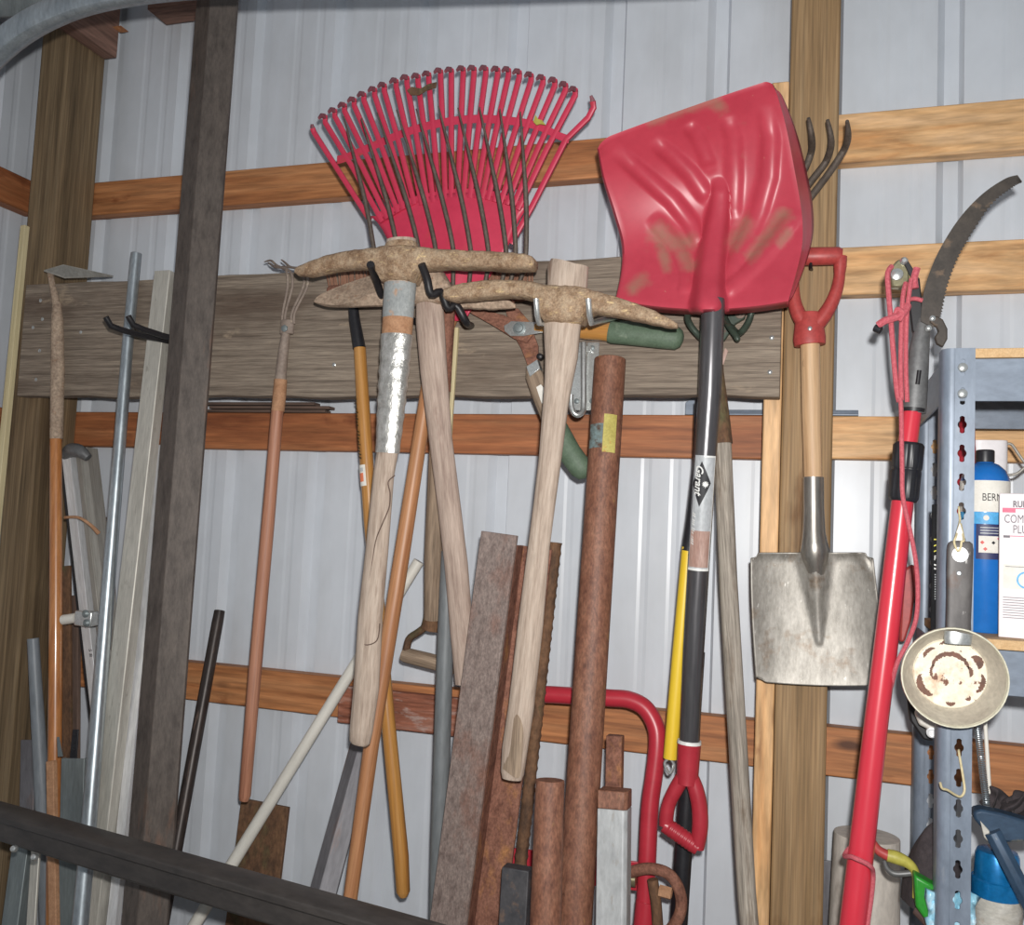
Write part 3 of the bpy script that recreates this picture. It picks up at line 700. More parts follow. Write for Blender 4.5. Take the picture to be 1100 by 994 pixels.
# ================================================================== red leaf rake
T = Thing('leaf_rake', 'wide red plastic leaf rake standing head up with a tan wooden handle', 'rake')
O = (485, 374)
c5 = [(370, 365), (410, 318), (455, 290), (500, 265), (545, 240), (590, 215), (640, 192), (685, 172), (740, 152), (790, 137)]
c6 = [(20, 130), (70, 120), (125, 106), (175, 102), (230, 96), (280, 94), (335, 94), (390, 98), (440, 100), (490, 110), (545, 124), (600, 137), (655, 149), (705, 169), (750, 192), (848, 232)]
tips = [(x/4.3217+250, y/4.3217+50) for x, y in c5]+[(x/4.3217+440, y/4.3217+50) for x, y in c6]
RD = .245
def platey(x):      # arc where the solid blade ends
    return cr([(232,), (219,), (212,), (208,), (208,), (212,), (222,)], (x-412)/(562-412))[0]
def bary(x):
    return cr([(172,), (158,), (143,), (133,), (128,), (129,), (135,), (150,)], (x-362)/(612-362))[0]
# solid blade
mb = MB()
left = [(466, 345), (440, 300), (428, 280), (413, 257), (396, 231)]
arc = [(396+ (571-396)*i/20, 0) for i in range(21)]
arc = [(x, platey(x) if 400 < x < 570 else platey(x)) for x, _ in arc]
right = [(571, 224), (556, 250), (541, 275), (525, 300), (500, 345)]
G = []
L_ = smooth(left, 14)[::-1]; R_ = smooth(right, 14)
for i in range(14):
    (xa, ya), (xb, yb) = L_[i], R_[i]; row = []
    for j in range(25):
        u = j/24; x = xa+(xb-xa)*u; y = ya+(yb-ya)*u
        if i < 6: y += (platey(x)-(ya+(yb-ya)*u))*(1-i/6)**1.5
        bulge = .010*math.exp(-((u-.5)/.16)**2)*(i/13)
        row.append(P(x, y, RD+bulge+.012*(1-4*(u-.5)**2)*(1-i/13)-.004))
    G.append(row)
mb.grid(G); blade = T.part('rake_head', mb, 'red_rake', solid=.004)
def ray_(tx, ty, y):
    t = (ty-y)/(ty-O[1]); return tx+(O[0]-tx)*t
for k, (tx, ty) in enumerate(tips):
    # bend point sits right of / below the hooked tip
    bx, by = tx+4.5, ty+2
    if k == 0: bx, by = tx+2, ty+8
    if k == 25: bx, by = tx+1.5, ty+12
    ang = math.atan2(bx-O[0], O[1]-by); 
    # root on the blade arc
    rr = None
    for s_ in range(100):
        t = s_/99; x = bx+(O[0]-bx)*t; y = by+(O[1]-by)*t
        yy = platey(min(max(x, 396), 571))
        if y >= yy+4: break
    lean = .0
    pts = [(x, y, RD+.008), ((x+bx)/2, (y+by)/2, RD+.012), (bx, by+6, RD+.012), (bx, by+1.5, RD+.014), (bx-.5, by-.5, RD+.020), (tx+.5, ty+.5, RD+.030), (tx-2.5, ty+3.5, RD+.040)]
    if k == 25: pts = [(549, 262, RD+.004), (572, 221, RD+.009), (608, 150, RD+.012), (bx-6, by+11, RD+.013), (bx, by, RD+.015), (tx+.5, ty+5, RD+.022), (tx-1.5, ty-1, RD+.028)]
    if k == 0: pts = [(x, y, RD+.008), ((x+bx)/2, (y+by)/2, RD+.012), (bx, by, RD+.014), (tx, ty+3, RD+.02), (tx-.5, ty-1, RD+.024)]
    p = [P(*q) for q in pts]
    mb = MB(axis=(0, 0, 1)); w = .0056
    if k in (0, 25): mb.tube(p[:-1], [w]*(len(p)-1), 8, ell=.75, sq=True); mb.cur = 1; mb.tube(p[-2:], [w*.9, w*.5], 8, ell=.75, sq=True)
    else:
        mb.tube(p[:-2], [w]*(len(p)-2), 8, ell=.7, sq=True); mb.cur = 1
        mb.tube([p[-3], p[-2], p[-1]], [w*.98, w*.85, w*.5], 8, ell=.6, sq=True)
    T.part('tine', mb, ['red_rake', 'rake_tip'])
def band(fy, x0, x1, hw, D, th):
    G = []
    for i in range(41):
        x = x0+(x1-x0)*i/40; y = fy(x)
        G.append([P(x, y-hw, D), P(x, y+hw, D), P(x, y+hw, D-th), P(x, y-hw, D-th)])
    b = MB(axis=(1, 0, 0)); b.rings(G); return b
T.part('cross_band', band(bary, 362, 611, 4.5, RD+.0155, .006), 'red_rake', bevel=.001)
T.part('cross_band', band(lambda x: platey(min(max(x, 400), 568))-2 if True else 0, 404, 563, 3, RD+.011, .006), 'red_rake', bevel=.001)
p, r = R([(488, 335, .232, 7), (474, 345, .236, 8), (463, 395, .243, 7.6), (428, 620, .268, 8.8), (399, 800, .288, 8.4), (375, 975, .306, 7.8)])
p = [p[0]]+p[2:]; r = [r[0]]+r[2:]
p.append(p[-1]+(p[-1]-p[-2])*.35); r.append(r[-1])
mb = MB(); mb.tube(p, r, 16); T.part('handle', mb, 'tan')
T.done()
# dead leaf and straw caught in the tines
mb = MB(); o = [P(x, y, RD+.030) for x, y in ((437, 97), (442, 93), (452, 95), (460, 90), (469, 88), (468, 94), (458, 97), (450, 102), (441, 102))]
mb.slab(o, .003); single('dead_leaf', 'curled brown dead leaf caught in the rake tines', 'leaf', mb, 'rust_dark', bevel=.0006)
mb = MB(); o = [P(x, y, RD+.032) for x, y in ((573, 131), (575, 123), (578, 128), (582, 129), (586, 134), (580, 133), (576, 134))]
mb.slab(o, .003); single('leaf_scrap', 'tiny yellow green leaf scrap on the right side of the red rake', 'leaf', mb, 'olive')

# ================================================================== ten tined fork
T = Thing('manure_fork', 'old ten tined iron fork standing before the red rake, wooden D grip', 'fork')
tops = [(369, 125), (388, 127), (405, 121), (426, 118), (447, 117), (471, 114), (492, 116), (515, 115), (537, 117), (559, 120)]
bots = [(402, 269), (426, 262), (449, 263), (468, 267), (487, 268), (506, 271), (525, 272), (544, 272), (554, 272), (565, 273)]
for (tx, ty), (bx, by) in zip(tops, bots):
    mx, my = (tx+bx)/2+(2 if bx < 480 else 4), (ty+by)/2
    ex = 484+(bx-484)*.82
    pts = smooth([(tx, ty, .325), ((tx*2+bx)/3+1.5, (ty*2+by)/3, .312), ((tx+2*bx)/3+2.5, (ty+2*by)/3, .296), (bx, by, .284), (ex*.3+bx*.7, 296, .276), (ex, 322, .272)], 22)
    p = [P(*q) for q in pts]; m_ = len(p)
    mb = MB(); mb.tube(p, [.0014+.0032*min(1, i/7) for i in range(m_)], 10); T.part('tine', mb, 'tineiron')
mb = MB(axis=(1, 0, 0)); mb.tube([P(x, y, .271) for x, y in smooth([(415, 319), (450, 322), (484, 324), (520, 324), (552, 321)], 16)], .0085, 10); T.part('cross_bar', mb, 'rust')
p, r = R([(484, 322, .272, 6), (481, 337, .273, 8), (477, 380, .272, 9.5), (474, 420, .262, 10.5)]); mb = MB(); mb.tube(p, r, 16); T.part('socket', mb, 'rust')
p, r = R([(475, 412, .264, 9.4), (470, 500, .235, 10), (466, 600, .195, 10.5), (465, 665, .170, 9.6)]); mb = MB(); mb.tube(p, r, 16); T.part('shaft', mb, 'forkwood')
p, r = R([(465, 652, .171, 9.6), (464.5, 664, .168, 9.8), (462, 676, .165, 10.5)]); mb = MB(); mb.tube(p, r, 16, ell=.9); T.part('ferrule', mb, 'rust_dark')
for xs in (((459, 672), (450, 679), (440, 686), (437, 696), (435, 708)), ((466, 673), (478, 680), (488, 687), (491, 697), (489, 713))):
    p, r = R([(x, y, .164, 4.0) for x, y in smooth(xs, 14)]); mb = MB(); mb.tube(p, r, 10, ell=1.3); T.part('grip_fork', mb, 'rust_dark')
p, r = R([(433, 703, .163, 7.4), (436, 704, .163, 8), (460, 710, .163, 8.4), (488, 717, .163, 8)]); mb = MB(); mb.tube(p, r, 14); T.part('grip', mb, 'forkwood')
T.done()

# ================================================================== brush with golden handle
T = Thing('push_broom', 'push broom with brown bristles up and a golden handle, behind the taped pickaxe', 'broom')
YD = .2205
p, r = R([(386.5, 374, YD, 6.6), (392, 470, YD+.001, 7.4), (398, 560, YD+.003, 7.4), (416, 765, YD+.010, 7.6), (431, 920, YD+.012, 8.2), (433, 958, YD+.012, 7.6), (433.5, 964, YD+.012, 4)])
mb = MB(); mb.tube(p, r, 18); hd = T.part('handle', mb, 'gold')
p, r = R([(379, 326, YD, 5.4), (381, 345, YD, 6.2), (386, 374, YD, 7)]); mb = MB(); mb.tube(p, r, 16); T.part('ferrule', mb, 'blackplastic')
mb = MB(axis=(1, 0, 0)); p, r = R([(353, 315, YD+.004, 6), (356, 315, YD+.004, 8), (384, 315, YD+.004, 9), (460, 316, YD+.004, 9), (560, 315, YD+.004, 8.5), (572, 314, YD+.004, 7.5), (574, 314, YD+.004, 6)]); mb.tube(p, r, 12, ell=.8, sq=True); T.part('brush_block', mb, 'rust')
mb = MB(axis=(0, 0, 1))
for i in range(100):
    for j in range(2):
        x = 354+i*2.2; p0 = P(x, 310, YD+.002+j*.009); p1 = P(x+random.uniform(-2, 2)-(3 if i < 5 else 0), 289+random.uniform(-2, 2), YD+.002+j*.012)
        mb.tube([p0, p1], .0016, 5)
o = T.part('bristles', mb, 'bristle'); o['kind'] = 'stuff'
hx = lambda u, v: P(390.0+0*u, 440, YD)
def on_rod(p0, p1, rad, phi0):
    """wrap flat (u along p0->p1, v around) lettering on a rod"""
    p0 = V(p0); p1 = V(p1); a = (p1-p0).normalized(); s = V((1, 0, 0)); s = (s-a*s.dot(a)).normalized(); q = a.cross(s).normalized()
    if q.y > 0: q = -q
    def fn(u, v, lift=.0005):
        ph = phi0+v/rad
        return p0+a*u+(s*math.sin(ph)+q*math.cos(ph))*(rad+lift)
    return fn
def patch(fn, u0, u1, v0, v1, nu=8, nv=6, outline=None):
    mb = MB(); G = [[fn(u0+(u1-u0)*i/nu, v0+(v1-v0)*j/nv) for j in range(nv+1)] for i in range(nu+1)]
    mb.grid(G); return mb
def poly_patch(fn, pts):
    n = len(pts); P2 = []
    for i in range(n):
        for q in range(6): P2.append((pts[i][0]+(pts[(i+1) % n][0]-pts[i][0])*q/6, pts[i][1]+(pts[(i+1) % n][1]-pts[i][1])*q/6))
    cu = sum(a for a, _ in pts)/n; cv = sum(b for _, b in pts)/n
    mb = MB(); mb.rings([[fn(cu+(a-cu)*t, cv+(b-cv)*t) for a, b in P2] for t in (.04, .3, .55, .8, 1)], cap0=True, cap1=False); return mb
rad = 7.35*S(392, 470, YD)
fa = on_rod(P(387, 410, YD), P(395, 520, YD+.002), rad+.0003, -.2)
L0 = (P(395, 520, YD+.002)-P(387, 410, YD)).length
def strokes(fn, u0, u1, v0, h, n, lift, seed):
    rg = random.Random(seed); mb = MB(); st_ = (u1-u0)/n
    for k in range(n):
        if rg.random() < .12: continue
        u = u0+k*st_; w_ = st_*rg.uniform(.35, .6); hh = h*rg.uniform(.6, 1); sk = h*.3
        mb.add([fn(u, v0, lift), fn(u+w_, v0, lift), fn(u+w_+sk, v0+hh*.5, lift), fn(u+w_+sk*1.6, v0+hh, lift), fn(u+sk*1.6, v0+hh, lift), fn(u+sk, v0+hh*.5, lift)], [[0, 1, 2, 5], [5, 2, 3, 4]])
    return mb
T.part('lettering', strokes(fa, .035, .165, -.008, .009, 19, .0007, 3), 'ink_brown', parent=hd)
T.part('sticker', patch(lambda u, v: fa(u, v, .0006), .178, .222, -.012, .007), 'paper', parent=hd)
T.part('sticker_print', poly_patch(lambda u, v: fa(u, v, .0010), [(.195, -.008), (.213, -.008), (.213, .002), (.195, .002)]), 'orange_dot', parent=hd)
T.part('sticker_print', poly_patch(lambda u, v: fa(u, v, .0010), [(.184, -.006), (.192, -.006), (.192, .002), (.184, .002)]), 'paper_grey', parent=hd)
T.done()

# ================================================================== heads of picks
def head(lst, n=16, pw=.55):
    """[(x, y_top, y_bottom, D, half depth m)] -> rounded bar along x"""
    lst2 = []
    for i in range(len(lst)-1):
        m_ = max(1, int(abs(lst[i+1][0]-lst[i][0])/5))
        for q in range(m_):
            t = q/m_; e = [a_+(b_-a_)*t for a_, b_ in zip(lst[i], lst[i+1])]
            if i > 0: e[1] += random.uniform(-.5, .5); e[2] += random.uniform(-.5, .5); e[4] *= random.uniform(.95, 1.05)
            lst2.append(e)
    lst = lst2+[lst[-1]]
    rs = []
    for x, yt, yb, D, hd in lst:
        a, b = P(x, yt, D), P(x, yb, D); c = (a+b)/2; h = (a-b).length/2; up = (a-b).normalized()
        ring = []
        for k in range(n):
            t = 2*math.pi*(k+.5)/n; ca, sa = math.cos(t), math.sin(t)
            ca = math.copysign(abs(ca)**pw, ca); sa = math.copysign(abs(sa)**pw, sa)
            ring.append(c+up*(sa*h)+V((0, -1, 0))*(ca*hd))
        rs.append(ring)
    mb = MB(axis=(1, 0, 0)); mb.rings(rs); return mb
# mattock
T = Thing('mattock', 'mattock with a wide bare pale handle hanging right of the taped pickaxe', 'mattock')
MD = .325
p, r = R([(460, 300, MD, 13), (461, 320, MD, 15), (462, 345, MD-.005, 16.2), (466, 400, MD-.012, 15.3), (473, 470, MD-.025, 13.2), (482, 540, MD-.038, 13), (490, 606, MD-.05, 13.2), (496, 680, MD-.064, 13), (500, 735, MD-.073, 11.5)])
mb = MB(); mb.tube(p, r, 20, ell=.62); T.part('handle', mb, 'oldwood_rosy')
mb = head([(432, 293, 327, MD, .020), (440, 290, 328, MD, .026), (476, 292, 328, MD, .024), (486, 308, 331, MD, .014), (500, 316, 332, MD, .011), (530, 319, 333, MD, .009), (548, 323, 332, MD, .006), (554, 327, 331, MD, .003)])
up_ = [(337.5, 322.5, MD+.012), (345, 316, MD+.006), (368, 306, MD-.004), (395, 297, MD-.010), (412, 292, MD-.012), (438, 291, MD-.010)]
lo_ = [(337.5, 324.5, MD+.016), (350, 327, MD+.020), (368, 327, MD+.024), (395, 317, MD+.026), (412, 312, MD+.024), (438, 310, MD+.020)]
bt_ = [(338.5, 325.5, MD+.014), (350, 328.5, MD+.014), (368, 329, MD+.014), (395, 328.5, MD+.012), (412, 328, MD+.010), (438, 327, MD+.010)]
rs = []
for a_, b_, c_ in zip(smooth(up_, 24), smooth(lo_, 24), smooth(bt_, 24)):
    A_, B_, C_ = P(*a_), P(*b_), P(*c_); rs.append([A_, B_, C_, C_+V((0, .012, 0)), A_+V((0, .010, -.004))])
mb.rings(rs)
T.part('mattock_head', mb, 'paleiron', sharp=.45)
T.done()
# taped pickaxe
T = Thing('taped_pickaxe', 'rusty pickaxe with a handle wrapped in silver and grey tape', 'pickaxe')
AD = .387
p, r = R([(431, 258, AD, 17), (430, 300, AD, 17.5), (427, 350, AD, 16.6), (421, 433, AD, 14.8), (416, 487, AD, 12.2), (412, 511, AD, 12), (405, 590, AD, 13), (398, 660, AD, 14), (393.5, 739, AD, 14.6), (388, 785, AD, 13.2), (386.5, 797, AD, 12), (386, 800, AD, 9)])
mb = MB(); mb.tube(p, r, 22, ell=.68); hh = T.part('handle', mb, 'oldwood')
def wrap(name, seq, m, bump=0):
    p, r = R([(x, y, AD, w) for x, y, w in seq]); b = MB(); b.tube(p, r, 22, ell=.70); T.part(name, b, m, parent=hh)
wrap('cloth_tape', [(430, 305, 18.2), (428.6, 325, 18), (427.4, 342, 17.6)], 'greytape')
wrap('cloth_tape', [(427.6, 340, 17.3), (427, 350, 17.4), (426.0, 362, 17.1)], 'browntape')
sq = []
for i in range(26):
    t = i/25; y = 360+t*127; x = 426.3+(416.2-426.3)*t
    w = cr([(17.9,), (17.1,), (16.3,), (15.2,), (13.6,)], t)[0]+.5*math.sin(i*1.9)+.3*math.sin(i*4.1)
    sq.append((x, y, w))
wrap('silver_tape', sq, 'foil')
# crack in the wood
mb = MB()
ck = [(424, 511), (417, 518), (419, 530), (418, 545), (412, 560), (404, 580), (399, 610), (394, 640), (391, 662), (389, 685), (393, 693), (405, 688), (408, 670)]
def on_front(x, y, lift=.001):
    # front surface of the taped pick's handle
    ys = [511, 590, 660, 739]; cx = [412, 405, 398, 393.5]; ww = [12, 13, 14, 14.6]
    k = max(0, min(2, sum(1 for q in ys[1:] if y > q))); f = (y-ys[k])/(ys[k+1]-ys[k]); f = max(0, min(1, f))
    c = cx[k]+(cx[k+1]-cx[k])*f; w = (ww[k]+(ww[k+1]-ww[k])*f)
    u = max(-.97, min(.97, (x-c)/w)); s = S(x, y, AD)
    return P(x, y, AD+w*s*.68*math.sqrt(1-u*u)+lift-.0012)
mb.tube([on_front(*q) for q in smooth(ck, 60)], .0011, 6); T.part('crack', mb, 'slat', parent=hh)
mb = head([(318, 289.5, 294, AD, .006), (322, 286.5, 297, AD, .010), (335, 281.5, 298, AD, .014), (355, 275.5, 293, AD, .018), (380, 270.5, 289.5, AD, .020), (400, 268.5, 290, AD, .024), (409, 268, 296, AD, .030), (413, 266, 304, AD, .030), (430, 264.5, 306, AD, .031), (446, 266, 305, AD, .030), (450, 267.5, 296, AD, .030), (458, 267.5, 290.5, AD, .024), (480, 269.5, 289.5, AD, .022), (515, 271.5, 290, AD, .022), (548, 273, 292, AD, .024), (565, 275, 291, AD, .024), (573, 277, 291, AD, .020), (576, 280, 289, AD, .012)])
hd = T.part('pick_head', mb, 'dirtsteel')
mb = MB(axis=(0, 0, 1)); p, r = R([(431, 262, AD, 17.4), (431, 265, AD, 18.4), (431, 268, AD, 17.5)]); mb.tube(p, r, 20, ell=.85); T.part('eye_rim', mb, 'dirtsteel', parent=hd)
T.done()
# bare handled pickaxe
T = Thing('bare_pickaxe', 'dusty pickaxe with a long bare wooden handle hung on zinc prongs', 'pickaxe')
CD = .388
p, r = R([(611, 284, CD, 21), (610, 287, CD, 22.5), (609, 309, CD, 22), (604, 350, CD, 20.5), (603.5, 365, CD, 19.5), (603, 385, CD, 18), (600, 410, CD, 15.6), (597, 434, CD, 14.2), (591, 492, CD, 12.6), (585, 540, CD, 12), (579, 586, CD, 12), (570, 670, CD, 14), (560, 759, CD, 14.2), (553, 805, CD, 14.2), (550.5, 830, CD, 13), (550, 837, CD, 11)])
mb = MB(); mb.tube(p, r, 22, ell=.66); T.part('handle', mb, 'oldwood')
mb = head([(477, 315, 320, CD, .008), (480, 311, 323.5, CD, .016), (490, 307.5, 325, CD, .020), (510, 304, 323, CD, .022), (535, 302, 320.5, CD, .022), (560, 303, 320, CD, .022), (575, 304.5, 324, CD, .026), (581, 306, 340, CD, .032), (587, 308, 349, CD, .035), (606, 309, 351.5, CD, .038), (626, 310, 349, CD, .035), (632, 312, 341, CD, .032), (640, 314, 338, CD, .026), (660, 319.5, 340.5, CD, .022), (685, 327.5, 345.5, CD, .020), (705, 335.5, 350, CD, .017), (720, 343, 353, CD, .012), (728, 348, 353, CD, .006)])
T.part('pick_head', mb, 'dirtsteel')
mb = MB(axis=(0, 0, 1))
ft = [(540, 826), (545, 800), (551, 775), (556, 768), (562, 783), (561, 812), (557, 836)]
def onC(x, y):
    t = (y-759)/(830-759); c = 560+(550.5-560)*t; w = 14
    u = max(-.95, min(.95, (x-c)/w)); return P(x, y, CD+w*S(x, y, CD)*.66*math.sqrt(1-u*u)+.0012)
fs = smooth(ft+[ft[0]], 40)[:-1]; fcx = sum(q[0] for q in fs)/len(fs); fcy = sum(q[1] for q in fs)/len(fs)
mb.rings([[onC(fcx+(x-fcx)*t, fcy+(y-fcy)*t) for x, y in fs] for t in (.05, .4, .7, 1)], cap1=False); T.part('worn_facet', mb, 'forkwood')
T.done()

# ================================================================== loppers
T = Thing('lopping_shears', 'rusty bladed loppers with green rubber grips behind the bare pickaxe', 'loppers')
LD = .232
def blade_poly(pts, D, th): b = MB(axis=(1, 0, 0)); b.slab([P(x, y, D) for x, y in pts], th); return b
T.part('blade', blade_poly([(499, 332), (505, 330), (540, 338), (562, 348), (573, 358), (566, 368), (552, 364), (528, 349), (508, 338)], LD, .006), 'rust', bevel=.001)
T.part('blade', blade_poly([(543, 333), (556, 331), (568, 345), (578, 372), (578, 400), (569, 399), (560, 375), (548, 354)], LD-.009, .006), 'rust', bevel=.001)
T.part('pivot_plate', blade_poly([(541, 350), (549, 345), (575, 346), (584, 350), (584, 357), (562, 361), (548, 361), (542, 356)], LD+.005, .004), 'zinc', bevel=.001)
mb = MB(); mb.lathe(P(558, 353, LD+.0052), (0, -1, 0), [(.013, 0), (.013, .002), (.009, .003), (.008, .006), (.003, .007)], 16); T.part('pivot_bolt', mb, 'galv_dull')
p, r = R([(575, 352, LD, 5), (600, 353.5, LD, 7), (630, 355, LD, 10), (645, 355.5, LD, 10.5), (660, 357.5, LD, 10.5)]); mb = MB(); mb.tube(p, r, 16, ell=.8); T.part('handle', mb, 'gold')
p, r = R([(655, 356, LD, 12.2), (658, 356.5, LD, 13), (680, 358.5, LD, 13), (715, 362, LD, 13.2), (727, 363.5, LD, 12.6), (732, 364, LD, 9), (734, 364.3, LD, 4)]); mb = MB(); mb.tube(p, r, 18, ell=.8); T.part('grip', mb, 'green_grip')
p, r = R([(571, 392, LD, 6), (574, 404, LD, 10), (580, 420, LD, 10.5), (590, 445, LD, 10.5), (598, 464, LD, 10.5)]); mb = MB(); mb.tube(p, r, 16, ell=.8); h2 = T.part('handle', mb, 'forkwood')
p, r = R([(597, 458, LD, 12), (600, 465, LD, 12.6), (612, 487, LD, 12.8), (624, 503, LD, 12.6), (629, 509.5, LD, 9.5), (631, 512, LD, 4)]); mb = MB(); mb.tube(p, r, 18, ell=.8); T.part('grip', mb, 'green_grip')
mb = MB(); b_ = [P(x, y, LD+.0175) for x, y in ((576, 416), (581, 413), (585, 418), (585, 430), (582, 434))]; mb.slab(b_, .003); T.part('paper_label', mb, 'paper', parent=h2)
mb = blade_poly([(565, 394), (577, 386), (580, 396), (569, 405)], LD+.016, .02); T.part('clip', mb, 'zinc', bevel=.001)
mb = MB(); mb.lathe(P(580, 383, LD+.016), (0, -1, 0), [(.006, -.01), (.006, .004), (.003, .006)], 10); T.part('bolt', mb, 'black')
T.done()

# ================================================================== rusty stock in the middle
p0, p1 = P(536, 573, .337), P(482, 985, .345); p1 = tofloor(p0, p1)
mb = MB()
mb.sect(p0, p1, [(-.035, 0), (.032, 0), (.035, -.003), (.035, -.050), (.094, -.050), (.094, -.058), (.027, -.058), (.027, -.008), (-.035, -.008)])
mb2 = mb
T = Thing('steel_channel', 'wide rusty steel channel with a grey scaled face behind the bare pickaxe handle', 'channel')
mb = MB(); mb.sect(p0, p1, [(-.035, 0), (.032, 0), (.035, -.003), (.035, -.009), (-.035, -.009)]); T.part('front_flange', mb, 'rust_grey', bevel=.001)
q0 = p0+(p1-p0)*.012; 
mb = MB(); mb.sect(q0, p1, [(.027, -.0092), (.035, -.0092), (.035, -.050), (.090, -.050), (.090, -.058), (.027, -.058)]); T.part('web', mb, 'rust', bevel=.001)
T.done()
T = Thing('ribbed_bar', 'brown ribbed reinforcing bar standing right of the rusty channel', 'bar')
p0, p1 = P(597, 583, .250), P(559, 932, .256); p2 = tofloor(p0, p1)
mb = MB(); n = 220; L_ = (p2-p0).length
mb.tube([p0+(p2-p0)*(i/n) for i in range(n+1)], [.0112+.0016*(i % 3 == 0) for i in range(n+1)], 12); T.part('bar_body', mb, 'rust_dark'); T.done()
# tall rusty pipe with a paper label
T = Thing('rusty_pipe', 'tall thick red brown rusty pipe with a torn yellow label', 'pipe')
p0, p1 = P(655.5, 386, .237), P(617, 994, .36); p2 = tofloor(p0, p1)
ra, rb = 16.4*S(655, 386, .237), 19.5*S(617, 994, .36); rr = (ra+rb)/2
mb = MB(); rs = []
s, q = perp(p2-p0); nn = 28
for (c, r) in ((p0, rr*.8), (p0, rr), (p2, rr)): rs.append([c+(s*math.cos(2*math.pi*k/nn)+q*math.sin(2*math.pi*k/nn))*r for k in range(nn)])
rs[0] = [v+(p2-p0).normalized()*.05 for v in rs[0]]
mb.rings(rs, cap0=True)
T.part('pipe_wall', mb, 'rust_orange', bevel=.0015)
fa = on_rod(p0, p2, rr, 0)
def at_y(y): 
    # length along pipe for a photo row
    t = (y-386)/(994-386); return (P(655.5+(617-655.5)*t, y, .237+.123*t)-p0).length
u0_, u1_ = at_y(449), at_y(487)
T.part('paper_label', poly_patch(fa, [(u0_, .012), (u0_+.006, .020), (u0_+.002, .026), (u1_-.008, .030), (u1_+.012, .022), (u1_+.002, .016), (u1_+.004, .004), (u0_+.02, .003)]) if False else patch(fa, u0_, u1_+.004, .002, .027), 'paper_yellow')
T.part('paper_label', patch(fa, u0_+.018, u1_-.004, -.030, .0015), 'paper_teal', label='smudged blue grey label')
T.done()
rod('short_rusty_pipe', 'short rusty pipe standing left of the tall rusty pipe', 'pipe', [(591, 838, .46, 15.6), (586, 994, .48, 17)], 'rust_orange', floor=True, n=24)
def post_sq(name, label, cat, xa, xb, y, xc, xd, yb, Dt, Db, depth, m, bevel=.002):
    a, b = P(xa, y, Dt), P(xb, y, Dt); c, d = P(xc, yb, Db), P(xd, yb, Db)
    p0 = (a+b)/2; p1 = tofloor(p0, (c+d)/2); w = (b-a).length/2
    mb = MB(); mb.sect(p0, p1, [(-w, -depth), (w, -depth), (w, 0), (-w, 0)])
    return single(name, label, cat, mb, m, bevel=bevel), p0, p1, w
post_sq('square_bar', 'thin rusty square bar rising behind the white square post', 'bar', 651, 668, 791, 647, 664, 994, .29, .31, .026, 'rust')
T = Thing('square_post', 'short white painted square steel post with a rusty top', 'post')
a, b = P(642, 850, .37), P(670, 850, .37); p0 = (a+b)/2; p1 = tofloor(p0, P(654, 994, .39)); w = (b-a).length/2
d_ = (p1-p0).normalized()
mb = MB(); mb.sect(p0+d_*.03, p1, [(-w, -.045), (w+.006, -.045), (w+.006, -.006), (w, 0), (-w, 0)]); T.part('post_body', mb, 'whitepost', bevel=.002)
mb = MB(); mb.sect(p0, p0+d_*.0298, [(-w, -.045), (w+.006, -.045), (w+.006, -.006), (w, 0), (-w, 0)]); T.part('rusty_cap', mb, 'rust_orange', bevel=.002)
T.done()
post_sq('iron_block', 'dark flat iron bar end standing before the ribbed bar', 'bar', 539, 568, 934, 536, 564, 994, .41, .415, .03, 'ironblock')
rod('grey_conduit', 'dark grey conduit standing before the wooden D grip of the fork', 'pipe', [(482, 592, .235, 8), (478, 700, .236, 9), (472, 900, .245, 9.5), (470, 994, .25, 9.5)], 'greycond', floor=True, n=18)
rod('wood_strip', 'thin pale yellow wood strip behind the mattock handle', 'strip', [(491, 352, .2145, 3.2), (484, 452, .2145, 3.2), (480, 520, .2145, 3.2)], 'stick', n=4)
# hand truck
T = Thing('hand_truck', 'red tubular hand truck frame behind the rusty pipes', 'hand truck')
ps = [(528, 994, .19), (532, 900, .18), (537, 800, .165), (543, 765, .155), (555, 748, .15), (580, 746, .15), (620, 748, .15), (655, 750, .15), (676, 752, .15), (693, 761, .152), (704, 780, .157), (706, 800, .162), (703, 830, .168), (698, 868, .176), (695, 930, .188), (692, 994, .198)]
pts = [P(*q) for q in smooth(ps, 80)]
pts = [tofloor(pts[1], pts[0], .09)]+pts+[tofloor(pts[-2], pts[-1], .09)]
mb = MB(); mb.tube(pts, .0168, 18); fr = T.part('frame_tube', mb, 'red_paint')
p, r = R([(694.5, 968, .194, 12), (692, 994, .198, 12.6)]); p.append(p[0]+(p[1]-p[0])*2.2); r.append(r[-1]); r = [.0198]*3
mb = MB(); mb.tube(p, r, 18); T.part('sleeve', mb, 'red_paint', bevel=.001)
mb = MB(axis=(1, 0, 0)); a, b = P(545, 926, .185), P(702, 944, .185)
mb.sect(a, b, [(-.026, -.006), (.026, -.006), (.026, .0), (-.026, .0)], side=(0, 0, 1)); T.part('cross_plate', mb, 'red_paint', bevel=.001)
a = P(553, 994, .21); zf = .09
L0, R0 = pts[0], pts[-1]
mb = MB(axis=(1, 0, 0)); mb.box((L0.x-.02, min(L0.y, R0.y)-.02, .004), (R0.x+.02, max(L0.y, R0.y)+.01, .012)); T.part('toe_plate', mb, 'red_paint')
mb = MB(); 
for e in (L0, R0): mb.tube([e, V((e.x, e.y, .01))], .0168, 12)
T.part('frame_foot', mb, 'red_paint')
T.done()
